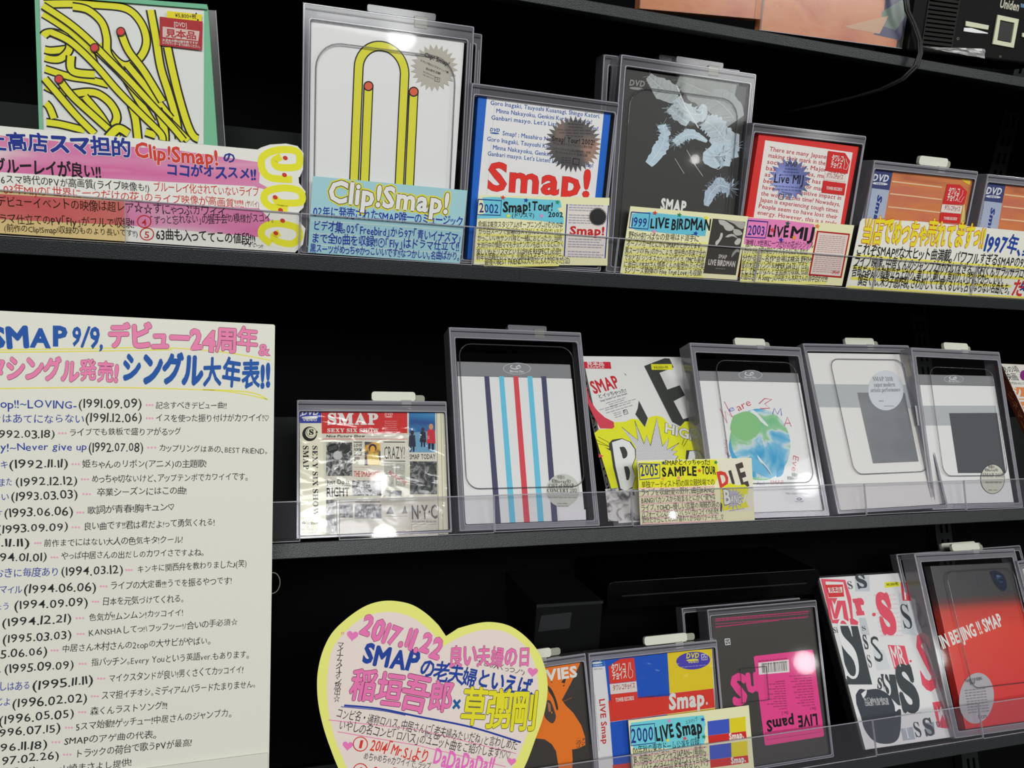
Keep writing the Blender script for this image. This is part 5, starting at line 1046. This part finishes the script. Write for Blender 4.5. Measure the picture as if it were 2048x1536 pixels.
# --- letter collage book
it = Item('sample_book', rowplane(3, -.45, .014, .004), 'white book with collage of cut out letters and black mask drawing', 'book', (-5, 98), (632, 57), crop='AD')
it.body(.016, mat((224, 222, 222), .4)); it.cur = 'cover_print'; B = Buf(); B.box((-.002, .004, 0), (it.w + .010, .017, it.h + .003), mat((26, 26, 30), .3)); B.build('back_board', it.root)
PR = (226, 84, 104); DG = (66, 72, 76); LG = (196, 200, 204)
it.poly([(5, 105), (190, 112), (235, 250), (250, 405), (290, 430), (285, 455), (90, 440), (60, 330)], PR, 1); it.poly([(40, 125), (175, 130), (215, 300), (232, 405), (95, 415)], (232, 226, 224), 2)
it.poly([(45, 250), (85, 250), (110, 370), (130, 270), (190, 270), (215, 408), (180, 408), (165, 300), (130, 408), (105, 408), (75, 300), (90, 410), (70, 408)], PR, 3); it.poly([(80, 250), (110, 300), (130, 250)], PR, 3)
it.poly([(40, 150), (172, 148), (182, 240), (66, 246)], (214, 60, 60), 4, name='sample_sticker'); it.poly([(58, 172), (165, 166), (168, 208), (66, 212)], (230, 220, 214), 5, name='sample_sticker'); it.T('見本品', 72, 206, 160, 202, 30, (200, 44, 48), .03, l=6, hand=0, name='sample_sticker')
it.quad(262, 85, 372, 200, LG, 1, 0, .05)
def S(x0, y0, x1, y1, h, c, l=3, serif=True, b=.0, t='S'): it.T(t, x0, y0, x1, y1, h, c, b, l=l, serif=serif, hand=0)
S(215, 185, 255, 183, 50, DG); S(285, 182, 370, 175, 88, DG, b=.03); S(275, 380, 362, 372, 130, PR, b=.06, t='r'); it.circ(408, 375, 14, PR, 3); S(470, 520, 600, 520, 240, PR, b=.06)
it.poly([(590, 205), (720, 260), (760, 540), (620, 520)], (206, 208, 212), 1); S(635, 490, 715, 492, 160, DG, b=-.004); it.poly([(608, 132), (660, 130), (690, 272), (625, 270)], (214, 60, 76), 3); it.poly([(630, 150), (645, 150), (652, 265), (640, 265)], (232, 226, 224), 4)
it.poly([(490, 130), (600, 128), (605, 160), (492, 174)], (226, 222, 50), 3, name='price_sticker'); it.T('¥8,500+税', 505, 158, 592, 152, 18, 'k', .01, l=4, name='price_sticker')
for i in range(10): it.smudge(410 + i * 5, 235 + i * 34, 575 + i * 6, 232 + i * 34, 14, (226, 190, 196), 2, 5)
it.poly([(140, 460), (285, 462), (395, 905), (210, 905)], DG, 2); S(185, 880, 330, 885, 400, (230, 230, 230), 3, b=-.01)
it.poly([(295, 400), (345, 400), (378, 535), (312, 522)], (196, 200, 204), 2); S(318, 498, 352, 496, 28, DG); S(338, 640, 375, 640, 90, DG, b=.02); S(412, 735, 495, 730, 165, DG, serif=False, b=-.02); S(368, 780, 400, 780, 80, DG, b=-.01); it.T('Si', 105, 518, 140, 516, 38, DG, 0, l=3, serif=True, hand=0); it.poly([(400, 640), (480, 640), (540, 790), (430, 800)], (212, 214, 216), 1)
it.poly([(512, 605), (640, 612), (680, 775), (565, 790)], PR, 3); it.T('MR', 560, 770, 660, 765, 130, (230, 222, 222), .01, l=4, hand=0); it.circ(685, 728, 9, PR, 3); S(765, 930, 905, 950, 370, PR, serif=False, b=.02)
it.poly([(458, 825), (568, 830), (610, 1065), (590, 1060), (490, 960)], DG, 2); S(488, 990, 545, 1000, 150, (226, 226, 226), 4, b=0.01); S(430, 935, 470, 950, 80, DG, 3, b=.02); S(620, 1112, 780, 1112, 270, DG, 4, b=.05)
it.poly([(850, 1040), (920, 1030), (985, 1240), (895, 1230)], PR, 3); it.poly([(880, 1060), (900, 1120), (915, 1060), (935, 1110), (950, 1190), (925, 1130), (905, 1190), (890, 1110)], (230, 220, 220), 4)
it.poly(bez([(270, 985), (300, 940), (350, 945), (440, 940), (520, 985), (560, 1060), (570, 1110), (600, 1090), (612, 1120), (600, 1290), (540, 1350), (420, 1340), (340, 1250), (310, 1150), (275, 1050)], 4), (62, 68, 76), 5, name='mask_drawing'); it.poly(bez([(310, 975), (350, 945), (345, 985), (325, 1010)], 3), (226, 226, 226), 6, name='mask_drawing')
it.T('Mr.S "saikou de saikou no', 335, 1035, 515, 1025, 24, (206, 206, 206), .02, l=7, hand=0); it.T('CONCERT TOUR" 2014-2015', 342, 1068, 522, 1056, 24, (206, 206, 206), .02, l=7, hand=0)
it.poly([(610, 1240), (700, 1225), (720, 1320), (630, 1330)], (170, 176, 184), 3); S(650, 1318, 690, 1314, 70, (226, 226, 230), 4, t='T'); S(725, 1310, 780, 1305, 90, DG, 4); S(800, 1300, 880, 1290, 100, DG, 4, b=.02); it.quad(790, 1195, 860, 1290, (150, 156, 164), 3, -.1, .1); it.T('DJ', 885, 1225, 930, 1220, 30, DG, 0, l=4, hand=0)
spine('SMAP/Mr.S "saikou de saikou no CONCERT TOUR"', it.h * .985, it.h * .06, .0085, (40, 40, 40), .005, (148, 148, 140), .016)
it.done()
# --- red video
keeper(rowplane(3, -.30, .036, .003), (1792, 1108), (2040, 1090), 'clear case behind the red video, bottom shelf right', d=.012, top=.008, side=.005, lock='white', tagx=.6)
keeper(rowplane(3, -.3125, .0065, .003), (800, 150), (1447, 118), 'clear security case around the red video, bottom shelf right', d=.024, top=.012, side=.008, crop='L', groove=(.26, .93, .24, .885, .012), tagx=.62, lock='white', pale=True)
redg = bpy.data.materials.new('red_fade_print'); redg.use_nodes = True; nt = redg.node_tree; bs = nt.nodes['Principled BSDF']; tc = nt.nodes.new('ShaderNodeTexCoord'); sx = nt.nodes.new('ShaderNodeSeparateXYZ'); cr = nt.nodes.new('ShaderNodeValToRGB')
mr = nt.nodes.new('ShaderNodeMapRange'); mr.inputs['From Max'].default_value = .2; nt.links.new(tc.outputs['Object'], sx.inputs[0]); nt.links.new(sx.outputs['Z'], mr.inputs['Value']); nt.links.new(mr.outputs[0], cr.inputs[0]); nt.links.new(cr.outputs[0], bs.inputs[0])
e = cr.color_ramp.elements; e[0].position = .0; e[0].color = (*albedo((206, 40, 50)), 1); e[1].position = .62; e[1].color = (*albedo((222, 62, 44)), 1)
for t, c in ((.76, (196, 58, 46)), (.82, (96, 48, 44)), (.86, (60, 58, 60))): q = e.new(t); q.color = (*albedo(c), 1)
bs.inputs['Roughness'].default_value = .3
it = Item('video_package', rowplane(3, -.3125, .0105, .004), 'red video fading to dark grey at top, with silver oval sticker', 'video', (905, 232), (1432, 208), crop='L')
it.body(.012, redg); it.cur = 'cover_print'
it.T('IN BEIJING !! SMAP', 985, 765, 1378, 612, 62, (232, 226, 222), .035, l=2, hand=0)
for P, c in (([(1285, 270), (1330, 262), (1385, 300), (1398, 370), (1370, 395), (1320, 350)], (34, 40, 56)), ([(1330, 290), (1365, 300), (1370, 340), (1340, 330)], (90, 120, 160)), ([(1200, 280), (1225, 275), (1238, 350), (1215, 362)], (70, 72, 76)), ([(1075, 300), (1100, 275), (1130, 290), (1110, 325)], (74, 74, 76))): it.poly(bez(P + [P[0]], 3)[:-1], c, 2)
it.circ(1202, 1085, 112, (176, 172, 176), 4, ry=165, rot=.12, name='sticker'); it.cur = 'sticker'
it.T('THANKS FOR BEIJING', 1128, 985, 1240, 965, 15, 'k', .01, l=5, hand=0); it.T('SMAP', 1160, 1000, 1195, 993, 14, 'k', .02, l=5, hand=0)
for i in range(9): it.smudge(1125 + i * 3, 1040 + i * 18, 1260 + i * 3, 1025 + i * 18, 9, 'n', 5, 6)
it.T('8cm', 1215, 1220, 1270, 1210, 22, 'n', 0, l=5, hand=0)
it.done()
keeper(rowplane(3, -.28, .0085, .003), (2034, 1122), (2280, 1090), 'clear case cut off by the right edge of view, bottom shelf', d=.02, top=.01, side=.005, lock=None, pale=True)
it = Item('video_package', rowplane(3, -.28, .0115, .004), 'plain pale video in the case cut off by the right edge of view', 'video', (2044, 1136), (2270, 1106))
it.body(.010, mat((190, 188, 178), .45)); it.done()

# ---------------------------------------------------------------- black box with grey label, player behind
pl = rowplane(3, .1, .105, -.004)
it = Item('storage_box', pl, 'black box with grey blank label standing behind the bottom shelf cases', 'box', (1073, 1209), (1206, 1201))
bm = black('box_card', (.0028, .0034, .0032), .7, .15)
it.body(.12, bm, 'box', .0012); B = Buf(); B.box((0, -.001, it.h - .0035), (it.w, 0, it.h), black('box_rim', (.016, .018, .018), .5, .3)); B.build('rim', it.root)
P = it.pts([(1082, 1231), (1143, 1224), (1139, 1256), (1076, 1263)]); B = Buf(); B.prism(P, -.0006, 0, black('label_grey', (.026, .027, .029), .4, .4)); B.build('label', it.root)
it = Item('media_player', rowplane(3, .1, .118, .0), 'glossy black rounded player lying behind the bottom shelf cases', 'player', (1216, 1165), (1640, 1138), bl=(1227, 1219))
pm = black('player_gloss', (.002, .002, .002), .2, .25); B = Buf(); B.prism(rrect(0, 0, it.w, it.h, .008, 6), 0, .10, pm); B.build('body', it.root, .002)
B = Buf(); B.box((.02, -.0006, it.h * .45), (it.w - .02, .0002, it.h * .45 + .0012), black('player_slot', (.02, .02, .02), .15, .6)); B.build('disc_slot', it.root)

# ---------------------------------------------------------------- timeline poster
a = atY(270, 1500, .60); pl = Plane(0., .60, a[2])
PO = [(-90, 617), (548, 649), (550, 652), (547, 900), (543, 1200), (537, 1600), (-90, 1600)]
it = Item('timeline_poster', pl, 'large white handwritten poster of dated single releases at left', 'poster', outline=PO)
it.flat(PO, .0008, mat((222, 220, 208), .55, .25), 'sheet'); it.hand = 1.; it.crop = 'E'
BT2 = (28, 82, 160); PP = (236, 128, 170); PO_ = (120, 40, 70)
it.T('SMAP', -60, 303, 440, 295, 150, BT2, .045); it.T('9/9,', 450, 285, 665, 305, 145, BT2, .03)
it.T('デビュー24周年', 685, 300, 1645, 325, 150, PP, .05, ol=PO_, olw=.017); it.T('&', 1650, 350, 1728, 350, 80, PP, .03, ol=PO_, olw=.02)
it.T('タシングル発売!', -85, 505, 760, 520, 148, PP, .05, ol=PO_, olw=.017); it.T('シングル大年表!!', 770, 525, 1730, 558, 190, BT2, .055)
for P in ([(-200, 322), (500, 312), (1000, 305), (1400, 330), (1730, 385)], [(-200, 335), (400, 330), (1100, 318)], [(-200, 570), (500, 560), (1000, 565), (1450, 585), (1710, 635)], [(1300, 572), (1600, 590), (1715, 640)]): it.line(bez(P, 5), 9, (226, 218, 90), 1.5)
K2 = (36, 34, 36); BI = (30, 56, 150)
def row(crop, parts):
    it.crop = crop
    for s_, x0, y0, x1, y1, c, h in parts: it.T(s_, x0, y0, x1, y1, h, c, .004 if h > 50 else -.006)
def dots(x0, x1, y):
    for i in range(3): it.circ(x0 + (x1 - x0) * (i + .5) / 3, y - 18, 7, (236, 160, 186), 3, n=8)
rowsE = [
 ([('op!!~LOVING-', 0, 690, 492, 695, BI, 62), ('(1991.09.09)', 500, 690, 910, 690, K2, 66), ('記念すべきデビュー曲!!', 995, 695, 1452, 695, K2, 46)], (930, 985, 690)),
 ([('よはあてにならない', -60, 788, 540, 785, BI, 62), ('(1991.12.06)', 545, 782, 912, 780, K2, 66), ('イスを使った振り付けがカワイイ!♡', 995, 778, 1722, 775, K2, 48)], (930, 985, 775)),
 ([('1992.03.18)', -30, 880, 355, 882, K2, 60), ('ライブでも鉄板で盛りアがるッグ', 440, 868, 1160, 862, K2, 48)], (370, 430, 870)),
 ([('y!~Never give up', 0, 965, 558, 960, BI, 56), ('(1992.07.08)', 565, 972, 918, 968, K2, 66), ('カップリングはあの、BEST FRIEND。', 1015, 968, 1715, 985, K2, 46)], (938, 1005, 962)),
 ([('キ', 0, 1075, 52, 1075, BI, 54), ('(1992.11.11)', 55, 1078, 440, 1070, K2, 64), ('姫ちゃんのリボン(アニメ)の主題歌!', 525, 1073, 1322, 1068, K2, 50)], (455, 515, 1068)),
 ([('また', -10, 1190, 80, 1188, BI, 56), ('(1992.12.12)', 95, 1190, 500, 1180, K2, 64), ('めっちゃ切ないけど、アップテンポでカワイイです。', 585, 1168, 1590, 1150, K2, 50)], (515, 572, 1165)),
 ([('い', 5, 1282, 58, 1280, BI, 50), ('(1993.03.03)', 68, 1285, 500, 1268, K2, 64), ('卒業シーズンにはこの曲!', 620, 1252, 1195, 1240, K2, 50)], (525, 585, 1260)),
 ([('す', -30, 1388, 18, 1386, BI, 50), ('(1993.06.06)', 25, 1390, 470, 1375, K2, 64), ('歌詞が青春!胸キュン♡', 555, 1372, 1118, 1342, K2, 52)], (487, 542, 1378)),
 ([('(1993.09.09)', -20, 1492, 440, 1472, K2, 62), ('良い曲です!!君は君だよ!って勇気くれる!', 535, 1472, 1375, 1442, K2, 50)], (455, 515, 1472))]
rowsF = [
 ([('.11.11)', 0, 138, 190, 135, K2, 60), ('前作までにはない大人の色気キタ!クール!', 275, 138, 1155, 112, K2, 50)], (215, 265, 132)),
 ([('94.01.01)', -5, 232, 300, 225, K2, 62), ('やっぱ中居さんの出だしのカワイさですよね。', 385, 218, 1292, 192, K2, 48)], (318, 370, 222)),
 ([('おきに毎度あり', -40, 330, 375, 320, BI, 60), ('(1994.03.12)', 382, 322, 780, 308, K2, 64), ('キンキに関西弁を教わりました♪(笑)', 865, 300, 1560, 262, K2, 48)], (790, 840, 302)),
 ([('マイル', -5, 432, 138, 428, BI, 52), ('(1994.06.06)', 148, 432, 610, 412, K2, 64), ('ライブの大定番!!!うでを振るやつです!', 695, 408, 1465, 372, K2, 50)], (628, 682, 405)),
 ([('ょう', -25, 538, 62, 532, BI, 52), ('(1994.09.09)', 88, 535, 558, 508, K2, 64), ('日本を元気づけてくれる。', 645, 508, 1165, 485, K2, 50)], (578, 630, 502)),
 ([('(1994.12.21)', 10, 642, 455, 612, K2, 64), ('色気が!!ムンムン!カッコイイ!', 560, 608, 1158, 572, K2, 50)], (475, 535, 606)),
 ([('(1995.03.03)', 15, 748, 455, 715, K2, 64), ('KANSHAしてっ!\\フッフッー!/合いの手必須☆', 560, 700, 1505, 632, K2, 48)], (483, 538, 706)),
 ([('5.06.06)', 0, 842, 302, 820, K2, 62), ('中居さん木村さんの2topの大サビがやばい。', 390, 805, 1335, 750, K2, 50)], (318, 372, 810)),
 ([('し', -30, 940, 5, 940, BI, 50), ('(1995.09.09)', 25, 938, 470, 905, K2, 64), ('指パッチン。Every Youという英語ver.もあります。', 575, 890, 1578, 838, K2, 50)], (495, 550, 895)),
 ([('しはある', -10, 1048, 192, 1035, BI, 60), ('(1995.11.11)', 202, 1042, 592, 1002, K2, 64), ('マイクスタンドが良い!男くさくてカッコイイ!', 685, 995, 1538, 932, K2, 52)], (612, 668, 988)),
 ([('じよ', -35, 1145, 68, 1140, BI, 56), ('(1996.02.02)', 75, 1158, 555, 1115, K2, 66), ('スマ担イチオシ。ミディアムバラードたまりません。', 640, 1100, 1618, 1025, K2, 50)], (572, 628, 1100)),
 ([('(1996.05.05)', -10, 1262, 472, 1212, K2, 66), ('森くんラストソング!!!', 570, 1202, 1058, 1160, K2, 52)], (492, 548, 1200)),
 ([('996.07.15)', -10, 1340, 385, 1305, K2, 62), ('5スマ始動!ゲッチュー!中居さんのジャンプ力。', 478, 1298, 1468, 1208, K2, 52)], (408, 464, 1298)),
 ([('96.11.18)', -5, 1432, 302, 1408, K2, 62), ('SMAPのアゲ曲の代表。', 405, 1388, 995, 1342, K2, 52)], (322, 385, 1390)),
 ([('97.02.26)', 8, 1515, 376, 1475, K2, 62), ('トラックの荷台で歌うPVが最高!', 470, 1470, 1212, 1395, K2, 54)], (395, 455, 1468)),
 ([('97.05.14)', -80, 1600, 230, 1575, K2, 60), ('山崎まさよし提供!', 375, 1570, 832, 1520, K2, 52)], (275, 340, 1560))]
for c, rows in (('E', rowsE), ('F', rowsF)):
    for parts, d in rows: row(c, parts); dots(*d)
it.done()
PS = [(240, 1544), (534, 1506), (536, 1508), (534, 1640), (240, 1640)]
it = Item('poster_sheet', Plane(0., .5975, a[2]), 'plain white sheet overlapping the bottom right of the timeline poster', 'sheet', outline=PS)
it.flat(PS, .0006, mat((216, 214, 202), .55, .25), 'sheet')
# thin wire ring at the poster's edge
ph = Plane(0., .604, a[2]); c = ph.hit(545, 1166); B = Buf()
B.tube([(c[0] + .0062 * math.cos(t), c[1] + .002 * math.sin(t), c[2] + .0088 * math.sin(t)) for t in [i * 2 * math.pi / 24 for i in range(24)]], .0004, mat((120, 120, 110), .3, .6), 6, True)
o = B.build('wire_ring', None, 0, True); tag(o, 'thin grey wire ring at the right edge of the timeline poster', 'ring')

# ---------------------------------------------------------------- heart sign
a = atY(850, 1520, .615); pl = Plane(-.12, .600, a[2] - .06)
HO = [(1108, 350), (1050, 265), (960, 180), (850, 112), (720, 83), (600, 88), (480, 130), (350, 220), (240, 330), (170, 470), (135, 620), (130, 760), (145, 900), (180, 1050), (230, 1200), (290, 1350), (370, 1500), (480, 1680), (640, 1880), (850, 2060), (900, 2080), (1100, 1990), (1350, 1800), (1560, 1570), (1700, 1350), (1790, 1120), (1840, 980), (1870, 850), (1878, 700), (1850, 560), (1790, 440), (1690, 335), (1580, 268), (1450, 243), (1330, 255), (1200, 290)]
it = Item('heart_sign', pl, 'yellow edged pink heart sign with hand lettered text, standing at bottom centre', 'sign', outline=HO, crop='J')
it.flat([HO[0]] + bez(HO[1:], 4), .0008, mat((236, 230, 120), .5, .3)); it.hand = 1.
HI = [(1090, 425), (1000, 322), (880, 225), (740, 172), (600, 172), (470, 215), (340, 320), (250, 440), (215, 580), (205, 740), (215, 900), (250, 1080), (320, 1270), (390, 1420), (500, 1600), (660, 1780), (860, 1960), (1090, 1880), (1350, 1680), (1500, 1500), (1620, 1330), (1710, 1130), (1760, 1000), (1800, 860), (1808, 720), (1790, 600), (1740, 470), (1650, 372), (1540, 312), (1420, 300), (1300, 322), (1180, 372)]
it.poly([HI[0]] + bez(HI[1:], 4), (238, 214, 206), 1, name='pink_panel')
PKO = (120, 36, 80); PKF = (238, 116, 172)
it.T('2017.11.22', 440, 330, 1060, 515, 145, PKF, .045, ol=PKO, olw=.017); it.T('良い夫婦の日', 1120, 570, 1745, 580, 135, PKF, .035, ol=PKO, olw=.017)
it.T('SMAP', 462, 540, 885, 620, 140, (26, 62, 150), .045); it.T('の老夫婦といえば、', 895, 650, 1790, 815, 118, (26, 62, 150), .03)
it.T('稲垣吾郎', 350, 830, 1140, 935, 215, PKF, .04, ol=PKO, olw=.017); it.T('×', 1145, 915, 1215, 920, 110, (26, 90, 150), .03); it.T('草彅剛', 1200, 1015, 1770, 1060, 235, (226, 216, 40), .035, ol=(70, 70, 30), olw=.017)
it.line(bez([(335, 875), (600, 900), (900, 960), (1300, 1040), (1675, 1155)], 6), 14, (26, 56, 150), 3); it.line(bez([(310, 885), (600, 912), (800, 950)], 6), 6, (26, 56, 150), 3)
it.TV('マイナスイオン放出☆', 305, 400, 275, 845, 52, K2, -.004)
it.T('コンビ名・通称ロハス。中居さんに「老夫婦みたいだね」と言わしめた', 265, 965, 1640, 1215, 66, K2, -.004); it.T('いやしの名コンビ「ロハス」のユニット曲をご紹介します!♡♡', 285, 1055, 1590, 1285, 66, K2, -.004); it.T('おすすめ', 940, 1110, 1060, 1130, 30, K2, -.006); it.T('"せこっ人くっつノ"♪', 1325, 560, 1700, 650, 40, K2, -.008)
it.line([(215, 985), (900, 1060), (1640, 1240)], 6, (226, 130, 170), 2); it.line([(285, 1075), (900, 1180), (1560, 1340)], 6, (226, 130, 170), 2)
for x, y, r in ((398, 345, 44), (1765, 620, 40), (362, 1180, 40), (1605, 1300, 34)): it.heart(x, y, r, (236, 120, 180), 3, .1)
it.T('2014「Mr.S」より', 525, 1210, 965, 1310, 85, (214, 60, 40), .015); it.T('DaDaDaDa!!', 1000, 1320, 1460, 1390, 115, (230, 110, 190), .03)
for n, x, y in (('1', 458, 1168), ('2', 458, 1370)): it.arc(x, y, 54, 0, 360, 8, (206, 50, 46), 3); it.T(n, x - 18, y + 32, x + 18, y + 34, 62, (206, 50, 46), .012)
it.T('めちゃめちゃカワイイで..ラッブ', 475, 1285, 985, 1365, 52, K2, 0); it.T('2014「Mr.S」', 540, 1410, 900, 1480, 80, (206, 50, 46), .012)
it.T('"', 312, 375, 338, 372, 60, (226, 130, 160), 0)
it.done()

# ---------------------------------------------------------------- track lamps under the ceiling
for nm, x, y, z, r, pw in (('track_lamp', 1.7, -8.6, 4.4, .16, 34), ('track_lamp', 3.06, -.66, 2.9, .07, 8), ('track_lamp', 2.72, -1.30, 2.9, .06, 6), ('track_lamp', 3.30, -4.1, 2.9, .03, 2.4), ('track_lamp', 6.0, -6.3, 2.9, .12, 28), ('track_lamp', 4.7, -2.82, 2.9, .09, 12), ('track_lamp', .55, -1.43, 2.9, .04, 3)):
    lamp(nm, (x, y, z), r, pw)
bpy.data.objects.remove(fo)
